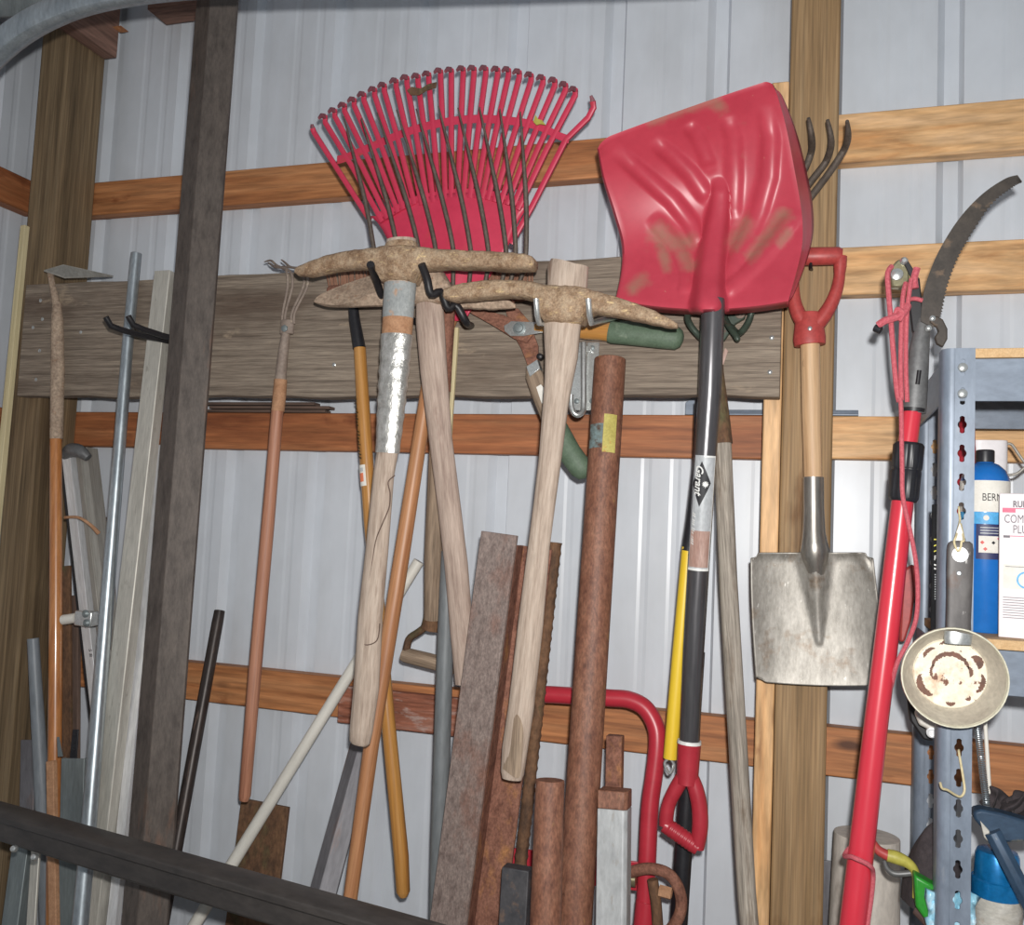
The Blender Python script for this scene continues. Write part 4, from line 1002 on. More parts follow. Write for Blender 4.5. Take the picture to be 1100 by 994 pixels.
# rusty shackle on the cross plate
T = Thing('rusty_shackle', 'rusty bow shackle hooked on the hand truck cross plate', 'shackle')
ps = [(676, 938, .213), (690, 934, .222), (704, 934, .228), (718, 939, .232), (728, 952, .234), (732, 970, .234), (728, 988, .233), (716, 1004, .231)]
mb = MB(); mb.tube([P(*q) for q in smooth(ps, 30)], [.0105]*30, 12); T.part('bow', mb, 'rust')
mb = MB(); mb.tube([P(x, y, .232) for x, y in smooth([(701, 945), (703, 958), (705, 972), (707, 1000)], 10)], .010, 10); T.part('link', mb, 'rust_dark')
mb = MB(); mb.lathe(P(708, 957, .236), (1, .0, -.1), [(.011, 0), (.011, .022), (.006, .024)], 6); T.part('nut', mb, 'browntape')
mb = MB(); mb.lathe(P(673, 944, .2075), (1, 0, 0), [(.013, 0), (.013, .018)], 12); T.part('pin', mb, 'goldzinc', bevel=.001)
T.done()

# ================================================================== snow shovel
T = Thing('snow_shovel', 'red plastic snow shovel hanging blade up with a dark shaft and red D grip', 'shovel')
Lp = [(643, 152, .385), (650, 190, .335), (662, 228, .30), (671, 262, .285), (670, 292, .295), (663, 322, .325)]
Rp = [(829, 87, .385), (842, 131, .335), (852, 180, .30), (860, 228, .285), (860, 268, .295), (846, 323, .325)]
ribs = [([(659, 160), (690, 187), (722, 215), (742, 240), (752, 262)], 7.5, .012),
        ([(700, 150), (722, 168), (742, 187), (761, 214)], 7.5, .010),
        ([(738, 132), (750, 148), (762, 178)], 7, .007),
        ([(781, 123), (788, 148), (789, 191), (787, 236)], 8, .008),
        ([(822, 112), (828, 150), (826, 190), (816, 226), (800, 262), (780, 300)], 8.5, .011),
        ([(858, 226), (838, 254), (812, 284), (776, 316)], 8, .011),
        ([(698, 233), (712, 247), (728, 268), (736, 292), (736, 318)], 8, .009),
        ([(706, 262), (718, 282), (728, 310)], 6, .005)]
sock = [(775, 190), (773, 222), (766, 262), (762, 300), (761, 326)]
def shovel(u, v):
    l = cr(Lp, v); r = cr(Rp, v)
    x = l[0]+(r[0]-l[0])*u; y = l[1]+(r[1]-l[1])*u; D = l[2]+(r[2]-l[2])*u
    b = 4*u*(1-u)
    y += b*(9*max(0, (v-.7)/.3)**1.5 - 1.5*max(0, (.25-v)/.25))
    # rounded upper left corner
    if u < .08 and v < .1: y += (1-u/.08)**2*(1-v/.1)*6; 
    if u > .95 and v < .08: y += ((u-.95)/.05)**2*(1-v/.08)*4
    D -= .028*b*(.35+.65*math.sin(math.pi*min(1, v*1.1)))
    h = 0
    for line, w, k in ribs:
        d, t = sdist(x, y, line)
        end = min(1, t*6, (1-t)*9+.35)
        h = max(h, .8*k*math.exp(-(d/w)**3)*end)
    d, t = sdist(x, y, sock); wv = 7.5+8.5*t
    hs = (.010+.034*t)*math.exp(-(d/wv)**4)*min(1, t*8+.0)
    D += max(h, hs)
    return x, y, D
nv, nu = 88, 96
G = []
for i in range(nv+1):
    v = i/nv; row = []
    for j in range(nu+1):
        u = j/nu; row.append(P(*shovel(u, v)))
    # right side wall folding back towards the wall
    x, y, D = shovel(1, v)
    k = math.sin(math.pi*min(1, max(0, (v-.0)/1)))**.8
    for t in (.25, .5, .75, 1):
        row.append(P(x+ (1.5+11*k)*t, y+2*t*(1-v), D-.006-.05*k*t))
    # left side lip
    x, y, D = shovel(0, v)
    row = [P(x-2.2*k, y, D-.012*k), P(x-1.6*k, y, D-.006*k)]+row
    G.append(row)
# bottom lip folding back
row2 = []
for j, pnt in enumerate(G[-1]): row2.append(pnt+V((0, .02, -.004)))
G.append(row2)
row0 = [pnt+V((0, .006, .0005)) for pnt in G[0]]
G.insert(0, row0)
mb = MB(); mb.grid(G); so = T.part('scoop', mb, 'red_scoop', solid=.003, sharp=1.2)
blobs = [([(738, 262), (722, 262), (708, 250)], 12), ([(742, 285), (735, 275)], 9), ([(716, 288), (712, 268), (706, 256)], 7), ([(803, 240), (797, 250), (790, 262)], 10), ([(842, 232), (826, 254), (806, 276)], 9), ([(846, 250), (838, 262)], 7), ([(700, 128), (735, 112), (760, 108), (772, 112)], 9), ([(690, 300), (680, 310)], 8)]
ma = so.data.attributes.new('mud', 'FLOAT', 'POINT'); vals = []
for v_ in mb.v:
    d = v_-CAM; w_ = d.dot(fw); px, py = 550+F*d.dot(RT)/w_, 497-F*d.dot(UP)/w_
    vals.append(max(math.exp(-(sdist(px, py, l_)[0]/r_)**2) for l_, r_ in blobs))
ma.data.foreach_set('value', vals)
p, r = R([(766, 322, .332, 12.2), (766, 328, .332, 12.6), (762.5, 420, .318, 12.4), (757, 500, .305, 11.9), (751, 600, .29, 11.5), (745, 700, .278, 11.2), (740.5, 800, .268, 10.8), (739, 815, .267, 10.6)])
mb = MB(); mb.tube(p, r, 24); sh = T.part('shaft', mb, 'shaft')
p0_, p1_ = P(758, 487, .307), P(750, 612, .288)
rad = 11.9*S(756, 520, .30)
fa = on_rod(p0_, p1_, rad*.985, .1)
L0 = (p1_-p0_).length; hw = rad*1.02
st = T.part('sticker', patch(lambda u, v: fa(u, v, .0007), .004, L0, -hw, hw, 10, 10), 'paper_grey', parent=sh)
T.part('sticker_panel', patch(lambda u, v: fa(u, v, .0010), L0*.66, L0-.006, -hw*.93, hw*.90, 8, 10), 'paper_worn', parent=sh)
for (ua, ub, va, vb) in ((.004, L0, hw*.92, hw*1.0), (L0-.004, L0, -hw, hw), (.004, .007, -hw*.1, hw)):
    T.part('sticker_border', patch(lambda u, v: fa(u, v, .0013), ua, ub, va, vb, 10, 8), 'ink_white', parent=sh)
T.part('logo_diamond', poly_patch(lambda u, v: fa(u, v, .0012), [(.022+.0, -hw*.5)] and [(.014, -hw*.25), (.052, hw*.62), (.094, -hw*.25), (.054, -hw*1.05)]), 'ink', parent=sh)
T.part('logo_lettering', text('Garant', .019, lambda u, v: fa(u*.98+.020, v*.95-hw*.72, .0016), 'lettering', 'ink', shear=.35, bold=.0004), 'ink_white', parent=sh)
def leaf_pts(c0, c1, s):
    out = []
    for k in range(22):
        a = 2*math.pi*k/22; q = 1 if k % 2 == 0 else .55
        if k in (0,): q = 1.25
        out.append((c0+s*q*math.cos(a), c1+s*q*math.sin(a)))
    return out
T.part('logo_leaf', poly_patch(lambda u, v: fa(u, v, .0016), leaf_pts(.054, hw*.15, .0062)), 'ink_white', parent=sh)
T.part('small_lettering', strokes(fa, .104, .160, -hw*.80, .006, 15, .0016, 5), 'ink_white', parent=sh)
# D grip
GDp = .266
p, r = R([(740.5, 797, GDp+.002, 12.4), (740, 806, GDp+.001, 12.4), (738.5, 835, GDp, 11.6), (738, 842, GDp, 12)]); mb = MB(); mb.tube(p, r, 20); gr = T.part('grip_socket', mb, 'red_grip')
p, r = R([(740.6, 795.5, GDp+.002, 12.6), (740.4, 799, GDp+.002, 12.9)]); mb = MB(); mb.tube(p, r, 20); T.part('socket_rim', mb, 'ink_white', parent=gr)
p, r = R([(x, y, GDp, w) for x, y, w in smooth([(733, 836, 8), (726, 848, 8), (719, 862, 7.6), (716, 876, 7.8), (715.5, 887, 7.8)], 16)]); mb = MB(); mb.tube(p, r, 14); T.part('grip_arm', mb, 'red_grip')
p, r = R([(x, y, GDp, w) for x, y, w in smooth([(743, 836, 8), (748, 850, 8.6), (751.5, 868, 8.6), (752, 890, 8.6), (748.5, 911, 8)], 16)]); mb = MB(); mb.tube(p, r, 14); T.part('grip_arm', mb, 'red_grip')
pp = []
for i in range(40):
    t = i/39; pp.append((714+(750-714)*t, 886+(911-886)*t, GDp, 8.4+(.55 if i % 4 < 2 and 4 < i < 34 else 0)))
p, r = R(pp); mb = MB(); mb.tube(p, r, 16); T.part('grip_bar', mb, 'red_grip')
T.done()
# pole with yellow lower section behind the shaft
T = Thing('extension_pole', 'yellow and black pole hanging left of the snow shovel shaft', 'pole')
p, r = R([(754.5, 430, .223, 8), (752, 500, .223, 8), (745.5, 556, .2225, 8), (740, 592, .222, 8)]); mb = MB(); mb.tube(p, r, 18); T.part('upper_sleeve', mb, 'blackplastic')
p, r = R([(740, 588, .2222, 7.6), (729.5, 705, .222, 7.7), (720, 815, .222, 7.6)]); mb = MB(); mb.tube(p, r, 18); T.part('lower_section', mb, 'yellow')
mb = MB(); mb.tube([P(x, y, .222) for x, y in smooth([(720, 814), (714, 820), (719, 831), (724, 822), (720, 815)], 20)], .0028, 8); T.part('hanging_eye', mb, 'zinc')
T.done()
p0, p1 = P(748, 700, .185), P(729, 994, .20); p2 = tofloor(p0, p1)
mb = MB(); mb.tube([p0, p2], [9.4*S(748, 700, .205), 9.4*S(748, 700, .205)], 18)
single('black_pole', 'black pole rising behind the red D grip of the snow shovel', 'pole', mb, 'blackplastic', bevel=.001)

# ================================================================== cultivating fork with grey handle
T = Thing('cultivator_fork', 'bent tined garden fork behind the snow shovel, grey weathered handle', 'fork')
p, r = R([(776, 476, .232, 9.6), (782, 620, .248, 9.8), (792, 790, .272, 10), (802, 960, .296, 10), (805, 994, .30, 10)]); p.append(tofloor(p[-2], p[-1])); r.append(r[-1])
mb = MB(); mb.tube(p, r, 18); T.part('handle', mb, 'greywood')
p, r = R([(767, 330, .228, 7), (770, 400, .2285, 7.4), (774, 450, .230, 10), (776, 477, .232, 11)]); mb = MB(); mb.tube(p, r, 16); T.part('socket', mb, 'rust_dark')
p, r = R([(767, 332, .228, 6), (774, 316, .226, 6.5), (786, 298, .224, 7), (800, 284, .222, 6)]); mb = MB(); mb.tube(p, r, 12); T.part('neck', mb, 'greyiron')
for ps in ([(793, 288), (822, 238), (846, 190), (853, 170), (853, 152), (849, 141)], [(797, 287), (832, 232), (860, 190), (871, 165), (872, 148), (868.5, 127)],
           [(798, 288), (842, 232), (875, 190), (888, 172), (893, 152), (889, 129)], [(799, 289), (852, 234), (886, 192), (906, 162), (911, 146), (910, 130)]):
    sm = smooth(ps, 26); n = len(sm)
    pts = []
    for i, (x, y) in enumerate(sm):
        t = i/(n-1); pts.append(P(x, y, .222-.022*math.sin(math.pi*min(1, t*1.2))+.05*max(0, t-.6)/.4))
    mb = MB(); mb.tube(pts, [.0068-.0006*(i/n)-.0036*max(0, i/n-.75)/.25 for i in range(n)], 10); T.part('tine', mb, 'tineiron')
mb = MB(); b_ = [P(x, y, .2455) for x, y in ((773, 389), (779, 374), (782, 377), (777, 392))]; mb.slab(b_, .002); T.part('paper_label', mb, 'paper_worn')
T.done()
# dark green iron bracket
T = Thing('iron_bracket', 'dark green iron hook bracket screwed to the plank under the red scoop', 'bracket')
mb = blade_poly([(744, 330), (752, 338), (760, 366), (768, 372), (778, 366), (790, 348), (800, 342), (803, 326), (770, 324)], .2145, .011); T.part('back_plate', mb, 'darkgreen', bevel=.002)
for ps in ([(752, 362, .250), (744, 353, .262), (739, 344, .272), (739, 336, .286), (741, 331, .296)], [(786, 352, .220), (792, 358, .232), (797, 356, .248), (804, 346, .262), (808, 334, .272)], [(776, 336, .222), (780, 345, .232), (784, 352, .246), (790, 360, .256), (793, 366, .26)]):
    mb = MB(); q = [ps[0][:2]+(.212,)]+list(ps); mb.tube([P(*k) for k in smooth(q, 18)], [.0062]*15+[.006, .0055, .004], 10); T.part('prong', mb, 'darkgreen')
mb = MB(); mb.lathe(P(795, 337, .2148), (0, -1, 0), [(.010, 0), (.010, .003), (.006, .007)], 12); T.part('bolt', mb, 'greyiron')
T.done()
rod('rust_stained_disc', 'brown rusty disc edge behind the tip of the green lopper grip', 'disc', [(740, 345, .2045, 24), (740, 345, .2085, 24)], 'rust', n=28) if False else None

# ================================================================== square shovel
T = Thing('square_shovel', 'steel square mouth shovel hanging on the post, red D handle', 'shovel')
SD = .205
ol = [(806, 596), (806.5, 640), (809, 690), (812, 732)]; orr = [(938, 596), (943, 640), (949, 690), (953, 736)]
frog = [(874, 575), (876, 610), (878, 650), (880, 690)]
G = []
nv, nu = 60, 70
for i in range(nv+1):
    v = i/nv; l = cr(ol, v); r = cr(orr, v); row = []
    for j in range(nu+1):
        u = j/nu; x = l[0]+(r[0]-l[0])*u; y = l[1]+(r[1]-l[1])*u
        y += 4*u*(1-u)*3*v - (2.5*(1-v)**6)*(1 if .05 < u < .95 else 0)
        e = max(0, 1-u/.09, 1-(1-u)/.09)
        ct = max(0, 1-v/.05); cb = max(0, 1-(1-v)/.05)
        cx = e*e*(3*ct+5*cb); x += cx if u < .5 else -cx
        y += (e*e)*(6*ct*ct-6*cb*cb)
        D = SD+.008+.020*(abs(u-.5)*2)**3*(1-.5*v)-.012*math.sin(math.pi*v)*(1-(2*u-1)**2)*.6
        D += .012*max(0, 1-v/.10)**2*(1-math.exp(-((u-.52)/.16)**4))*.5
        d, t = sdist(x, y, frog); wv = 17-14.5*t
        D += .024*(1-t*.85)*math.exp(-(d/max(1.5, wv))**2)
        D += .008*math.exp(-((x-(934+ (v*14)-max(0, .2-v)*60))/5)**2)*max(0, 1-v/.25)
        row.append(P(x, y, D))
    G.append(row)
mb = MB(); mb.grid(G); T.part('blade', mb, 'spade', solid=.002, sharp=1.1)
p, r = R([(873.5, 513, .212, 11), (873.8, 545, .213, 11), (874, 572, .215, 12.2), (874.5, 583, .215, 14), (875, 592, .214, 16), (876, 606, .210, 13), (877, 630, .206, 8)]); mb = MB(); mb.tube(p, r, 20); T.part('socket', mb, 'socket')
p, r = R([(870, 360, .207, 10.2), (871, 420, .209, 10.2), (872.5, 480, .211, 9.8), (873.5, 516, .212, 9.6)]); mb = MB(); mb.tube(p, r, 20); T.part('shaft', mb, 'blonde')
p, r = R([(869, 336, .206, 12), (869, 348, .206, 15), (869.5, 364, .207, 17), (870, 371, .207, 16.4)]); mb = MB(); mb.tube(p, r, 18, ell=.75); hb = T.part('handle_socket', mb, 'red_handle', bevel=.001)
mb = MB(); mb.lathe(P(870, 353, .2275), (0, -1, 0), [(.004, -.002), (.004, .001), (.002, .002)], 10); T.part('rivet', mb, 'zinc', parent=hb)
for ps in ([(852, 276), (852, 300), (853, 322), (858, 338), (866, 350)], [(903, 276), (901, 302), (895, 322), (886, 338), (876, 350)]):
    p, r = R([(x, y, .206, 5.4+ (1.5 if i < 3 else 3.5*(i/17))) for i, (x, y) in enumerate(smooth(ps, 18))]); mb = MB(); mb.tube(p, r, 12, ell=1.1); T.part('handle_arm', mb, 'red_handle')
p, r = R([(848, 277, .206, 8), (851, 276, .206, 9.6), (875, 275.5, .206, 9.8), (901, 275, .206, 9.6), (905, 275, .206, 7.6)]); mb = MB(); mb.tube(p, r, 16); T.part('handle_bar', mb, 'red_handle')
T.done()
T = Thing('post_nail', 'dark nail in the post carrying the D handle of the square shovel', 'nail')
c = P(871, 286, PD); mb = MB(); mb.tube([P(872, 290, PD-.001), P(871, 287.2, .24), P(871, 283, .247)], .0028, 8); T.part('nail_body', mb, 'black'); T.done(True)

# ================================================================== pole saw
T = Thing('pole_saw', 'long red pole saw with a curved dark blade and pink red pull rope', 'pole saw')
QD = .44
p, r = R([(980, 442, QD-.02, 9.4), (974.5, 480, QD-.018, 10)]); mb = MB(); mb.tube(p, r, 20); T.part('upper_pole', mb, 'red_pole')
p, r = R([(970, 535, QD-.016, 11.2), (967, 560, QD-.015, 11.4), (951, 699, QD-.005, 12.2), (942, 770, QD, 12.2), (916, 994, QD+.02, 13.6)]); p.append(tofloor(p[-2], p[-1])); r.append(r[-1])
mb = MB(); mb.tube(p, r, 24); T.part('lower_pole', mb, 'red_pole')
def collar(seq, n=24, k=8):
    mb = MB(); p, r = R(seq); rs = []
    a = p[-1]-p[0]; s, q = perp(a)
    for c, rad in zip(p, r):
        rs.append([c+(s*math.cos(2*math.pi*i/(n*2))+q*math.sin(2*math.pi*i/(n*2)))*rad*(1.0+.045*(1 if (i//2) % 3 else -.6)) for i in range(n*2)])
    mb.rings(rs); return mb
T.part('locking_collar', collar([(976.6, 476, QD-.018, 13), (976.2, 479, QD-.018, 15.2), (974, 503, QD-.0175, 14.8), (973.8, 505, QD-.0175, 13.8), (973, 507, QD-.0175, 15), (970.5, 535, QD-.0165, 14.5), (970, 539, QD-.0165, 12.4)]), 'blackplastic', bevel=.0006)
p, r = R([(982, 444, QD-.02, 12), (983, 430, QD-.02, 12), (985.5, 400, QD-.02, 11.2), (988, 372, QD-.02, 10), (991, 352, QD-.02, 8), (993, 343, QD-.02, 7)]); mb = MB(); mb.tube(p, r, 18, ell=.7); hd = T.part('saw_head', mb, 'castgrey')
p, r = R([(985.5, 413, QD-.008, 2.3), (987.5, 398, QD-.008, 2.3)]); mb = MB(); mb.tube(p, r, 10); T.part('slot', mb, 'black', parent=hd)
p, r = R([(981.2, 443, QD-.02, 11.6), (981.6, 439, QD-.02, 11.9), (981, 446, QD-.02, 11)][:2]); mb = MB(); mb.tube(p, r, 18); T.part('head_ring', mb, 'black', parent=hd)
outer = [(989, 345), (989.5, 338), (993, 311), (1005.7, 275.6), (1028, 238), (1053.5, 210), (1078.6, 192.6), (1093, 188)]
inner = [(1002, 352), (1007, 345), (1011, 336), (1017, 308), (1028, 278), (1043.4, 250.5), (1066, 217.8), (1088.7, 200), (1098, 195)]
O_ = smooth(outer, 30); I_ = smooth(inner, 120)
mb = MB(); poly = [P(x, y, QD-.004) for x, y in O_]
tee = []
for i, (x, y) in enumerate(I_[::-1]):
    tee.append(P(x+(1.0 if i % 2 else -.8)*(1 if 2 < i < 104 else 0), y, QD-.004))
G = []
I2 = I_; m_ = 120
for i in range(m_):
    t = i/(m_-1); o_ = cr(outer, t); q = I2[i]
    k = (1.1 if i % 2 else -.7)*(1 if 14 < i < 117 else 0)
    a = P(o_[0], o_[1], QD-.004); b = P(q[0]+k, q[1]+k*.4, QD-.004); th = V((0, .0016, 0))
    G.append([a, b, b+th, a+th])
mb.rings(G); T.part('saw_blade', mb, 'sawsteel', sharp=.5)
mb = blade_poly([(998, 346), (1006, 339), (1013, 343), (1018, 353), (1018, 364), (1013, 373), (1006, 369), (1004, 362), (1008, 356), (1006, 351)], QD-.002, .010); T.part('hook_horn', mb, 'sawsteel', bevel=.002)
for (x, y) in ((1001.5, 342.5), (997.5, 353)):
    mb = MB(); mb.lathe(P(x, y, QD-.003), (0, -1, 0), [(.0045, -.004), (.0045, .003), (.002, .005)], 12); T.part('screw', mb, 'zinc')
mb = blade_poly([(977, 300), (988, 298), (990, 318), (992, 340), (986, 364), (980, 355), (977, 330)], QD-.016, .012); T.part('pruner_arm', mb, 'black', bevel=.002)
mb = blade_poly([(970, 281), (975, 279), (988, 300), (981, 303)], QD-.012, .005); T.part('pruner_blade', mb, 'black', bevel=.001)
mb = blade_poly([(956, 288), (964, 279), (972, 277), (977, 290), (977, 302), (968, 309), (958, 308)], QD-.0165, .018); pu = T.part('pulley_bracket', mb, 'goldzinc', bevel=.003)
mb = MB(); mb.lathe(P(963.5, 295, QD-.0165), (0, -1, 0), [(.010, 0), (.009, .003), (.004, .005)], 14); T.part('pulley_axle', mb, 'zinc', parent=pu)
mb = MB(); mb.lathe(P(971, 281, QD-.0165), (0, -1, 0), [(.007, -.005), (.006, .004), (.003, .007)], 12); T.part('pulley_bolt', mb, 'zinc', parent=pu)
def rope(ps, r=.0030): mb = MB(); mb.tube([P(*q) for q in smooth(ps, 8*len(ps))], r, 8); return T.part('pull_rope', mb, 'red_rope')
rope([(958, 286, QD-.004), (953.5, 294, QD+.002), (954.5, 315, QD+.004), (957, 345, QD+.004), (960, 385, QD), (963.5, 420, QD-.006), (966, 432, QD-.006)], .0040)
rope([(973, 304, QD-.006), (970, 318, QD+.002), (968.5, 345, QD+.003), (967.5, 390, QD), (968.5, 430, QD-.008)], .0036)
rope([(979, 300, QD-.004), (977, 312, QD), (974, 340, QD+.001), (973, 390, QD-.002), (974.5, 432, QD-.01)], .0036)
rope([(985, 288, QD-.008), (982, 300, QD-.008), (983, 310, QD-.008)], .0055)
rope([(976, 322, QD-.012), (983, 321, QD-.005), (991, 323, QD-.005)], .0034)
rope([(943, 350, QD+.008), (950, 345, QD+.010), (962, 341, QD+.010), (971, 336, QD+.006), (975, 328, QD)], .0060)
rope([(961, 340, QD+.006), (964, 332, QD+.01), (970, 337, QD+.01), (966, 345, QD+.01)], .0036)
mb = MB(); mb.tube([P(939.5, 352, QD+.004), P(946.5, 355, QD+.007)], .0062, 12); T.part('toggle', mb, 'blackplastic', bevel=.001)
rope([(967, 428, QD+.006), (968, 440, QD+.008), (968.5, 470, QD+.012), (969, 505, QD+.012), (970, 535, QD+.010), (978, 572, QD+.008), (984, 605, QD+.006), (986, 635, QD+.004), (984, 665, QD+.004), (975, 690, QD+.008), (964, 712, QD+.012), (958, 735, QD+.0), (948, 780, QD-.04), (935, 880, QD-.025), (908, 917, QD+.012), (916, 921, QD+.046), (934, 930, QD+.045), (938, 940, QD+.026), (936, 965, QD+.022), (932, 994, QD+.022), (928, 1030, QD+.022)], .0034)
T.done()
T = Thing('hand_saw_handle', 'red plastic handle half hidden behind the red pole beside the square shovel', 'handle')
mb = blade_poly([(971, 612), (981, 606), (984, 612), (983, 640), (979, 668), (972, 690), (966, 690), (968, 650)], .14, .018); T.part('grip_body', mb, 'red_handle', bevel=.004)
mb = blade_poly([(980, 612), (987, 612), (986, 628), (988, 646), (982, 648)], .132, .004); T.part('metal_tang', mb, 'sawsteel', bevel=.001)
T.done()

# ================================================================== shelf unit
FD = .47
z_deck1 = P(1075, 384, FD).z; z_deck2 = P(1085, 699, FD).z; z_deck3 = .62
RX = 2.55
Lx = P(1010, 600, FD).x
T = Thing('shelf_unit', 'blue grey steel shelving unit with slotted uprights at the right edge', 'shelf')
def slotted(xl, D, ztop, zbot, wid, z_first, pitch, holes_from, back=False):
    """front flange with real keyhole slots, plus the side flange"""
    mb = MB(axis=(0, 0, 1)); cx = xl+wid*.62
    z = ztop; zs = [z_first-i*pitch for i in range(int((z_first-zbot)/pitch))]
    def key(zc, s=1.0):
        out = []
        for k in range(32):
            a = 2*math.pi*(k+.5)/32; ca, sa = math.cos(a), math.sin(a)
            q = max(.0062, min(.0034/max(1e-6, abs(ca)), .0128/max(1e-6, abs(sa))))
            out.append((cx+q*ca, zc+q*sa))
        return out
    top = ztop
    xa, xb = xl+.0, xl+wid
    for zc in zs:
        lo = zc-pitch/2; hi = zc+pitch/2
        if hi > top: hi = top
        K = key(zc); n = len(K)
        Rr = []
        for (x, q) in K:
            dx, dz = x-cx, q-zc; sx = ((xb-cx) if dx > 0 else (cx-(xl+.017)))/max(1e-6, abs(dx)); sz = ((hi-zc) if dz > 0 else (zc-lo))/max(1e-6, abs(dz)); t = min(sx, sz); Rr.append((cx+dx*t, zc+dz*t))
        # corners
        corners = [(xb, hi), (xl+.017, hi), (xl+.017, lo), (xb, lo)]
        for c in corners:
            b = min(range(n), key=lambda i: math.hypot(Rr[i][0]-c[0], Rr[i][1]-c[1])); Rr[b] = c
        for k in range(n):
            l = (k+1) % n
            vs = [V((Rr[k][0], -D, Rr[k][1])), V((Rr[l][0], -D, Rr[l][1])), V((K[l][0], -D, K[l][1])), V((K[k][0], -D, K[k][1]))]
            vs += [v+V((0, .0018, 0)) for v in vs]
            mb.add(vs, [[0, 1, 2, 3], [7, 6, 5, 4], [3, 2, 6, 7], [1, 0, 4, 5]], (0, 0, 1))
    zl = zs[-1]-pitch/2
    ct = zs[0]+pitch/2
    if ct < ztop: mb.box((xl+.017, -D, ct), (xb, -D+.0018, ztop), (0, 0, 1))
    if zl > zbot: mb.box((xl+.017, -D, zbot), (xb, -D+.0018, zl), (0, 0, 1))
    # rounded corner and side flange
    pr = [(xl+.0168, -D), (xl+.012, -D-.0002), (xl+.006, -D+.0020), (xl+.002, -D+.006), (xl, -D+.012), (xl, -D+.040), (xl+.0018, -D+.040), (xl+.0018, -D+.0125), (xl+.0036, -D+.0072), (xl+.0072, -D+.0038), (xl+.0125, -D+.0018), (xl+.0168, -D+.0018)]
    mb.rings([[V((x, y, z)) for x, y in pr] for z in (zbot, ztop)], axis=(0, 0, 1))
    return mb, cx
zt_f = P(1030, 374, FD).z
pit = .0423
mb, CXF = slotted(Lx, FD, zt_f, 0, P(1046, 600, FD).x-Lx, P(1030, 395, FD).z, pit, 0)
upf = T.part('front_upright', mb, 'shelf')
for y in (395, 423):
    mb = MB(); mb.lathe(V((CXF, -FD, P(1030, y, FD).z)), (0, -1, 0), [(.0072, 0), (.0065, .003), (.003, .0048)], 16); T.part('bolt', mb, 'zinc', parent=upf)
RDp = .115
Lr = P(985, 600, RDp).x
mb, CXR = slotted(Lr, RDp, zt_f, 0, P(1046, 600, FD).x-Lx, P(1005, 480, RDp).z, pit, 0)
T.part('rear_upright', mb, 'shelf')
def beam_z(za, zb, name='beam'):
    for D, x in ((FD-.003, Lx+.019), (RDp+.012, Lx+.019)):
        mb = MB(axis=(1, 0, 0)); mb.box((x if D > .3 else Lr+.055, -D, zb), (RX, -D+.0025, za)); T.part('shelf_beam', mb, 'shelf', bevel=.0008)
    mb = MB(axis=(0, 1, 0)); mb.box((Lx+.0025, -FD+.042, zb), (Lx+.0055, -RDp-.045, za)); T.part('side_beam', mb, 'shelf', bevel=.0008)
hb_ = P(1075, 386, FD).z-P(1075, 428, FD).z
hb2 = .064
for zd in (z_deck1, z_deck2, z_deck3):
    beam_z(zd-.001, zd-hb2)
    mb = MB(axis=(1, 0, 0)); mb.box((Lx+.02, -FD+.001, zd), (RX, -RDp-.005, zd+.014)); T.part('deck_board', mb, 'deck', bevel=.001)
T.done()
ZT2 = z_deck2+.0145; ZT3 = z_deck3+.0145
# gas cylinder
T = Thing('gas_cylinder', 'blue torch gas cylinder with a white label behind the slotted upright', 'gas cylinder')
GDc = .345
c = P(1057.5, 600, GDc); rad = .0355
zs_, zn = P(1057, 522, GDc).z, P(1055, 503, GDc).z
mb = MB(); base = V((c.x, c.y, ZT2))
H = zs_-ZT2
mb.lathe(base, (0, 0, 1), [(rad*.9, 0), (rad, .006), (rad, H), (rad*.97, H+.012), (rad*.82, H+.024), (rad*.55, H+.033), (rad*.36, H+.036), (rad*.34, H+.04)], 32)
body = T.part('cylinder_body', mb, 'blue')
mb = MB(); mb.lathe(base+V((0, 0, H+.0365)), (0, 0, 1), [(.0135, 0), (.0135, .018), (.012, .02)], 20); T.part('cap', mb, 'blackplastic', bevel=.001)
view = math.atan2(-(CAM.y-c.y), (CAM.x-c.x))
def cyl(base, rad, lift=.0004):
    th0 = math.atan2(CAM.y-base.y, CAM.x-base.x)
    def fn(u, v, l=0):
        th = th0+u/rad
        return V((base.x+math.cos(th)*(rad+lift+l), base.y+math.sin(th)*(rad+lift+l), base.z+v))
    return fn
fc = cyl(base, rad)
vz = lambda y: P(1060, y, GDc+rad).z-ZT2
T.part('label', patch(lambda u, v: fc(u, v), -.05, .05, vz(550), vz(516), 20, 2), 'paper', parent=body)
T.part('label_band', patch(lambda u, v: fc(u, v), -.05, .05, vz(563), vz(550.3), 20, 2), 'ink_sky', parent=body)
T.part('label_panel', patch(lambda u, v: fc(u, v), -.012, .05, vz(601), vz(563.3), 20, 2), 'ink_navy', parent=body)
T.part('warning_panel', patch(lambda u, v: fc(u, v, .0004), -.008, .048, vz(594), vz(576), 20, 2), 'paper', parent=body)
T.part('brand_lettering', text('BERNZ', .0165, lambda u, v: fc(u*.72-.004, v+vz(538), .0006), 'lettering', 'ink'), 'ink', parent=body)
T.part('round_mark', poly_patch(lambda u, v: fc(u, v, .0006), [(.004*math.cos(a*.3927)*1.0+.002, .0042*math.sin(a*.3927)+vz(556.5)) for a in range(16)]), 'paper', parent=body)
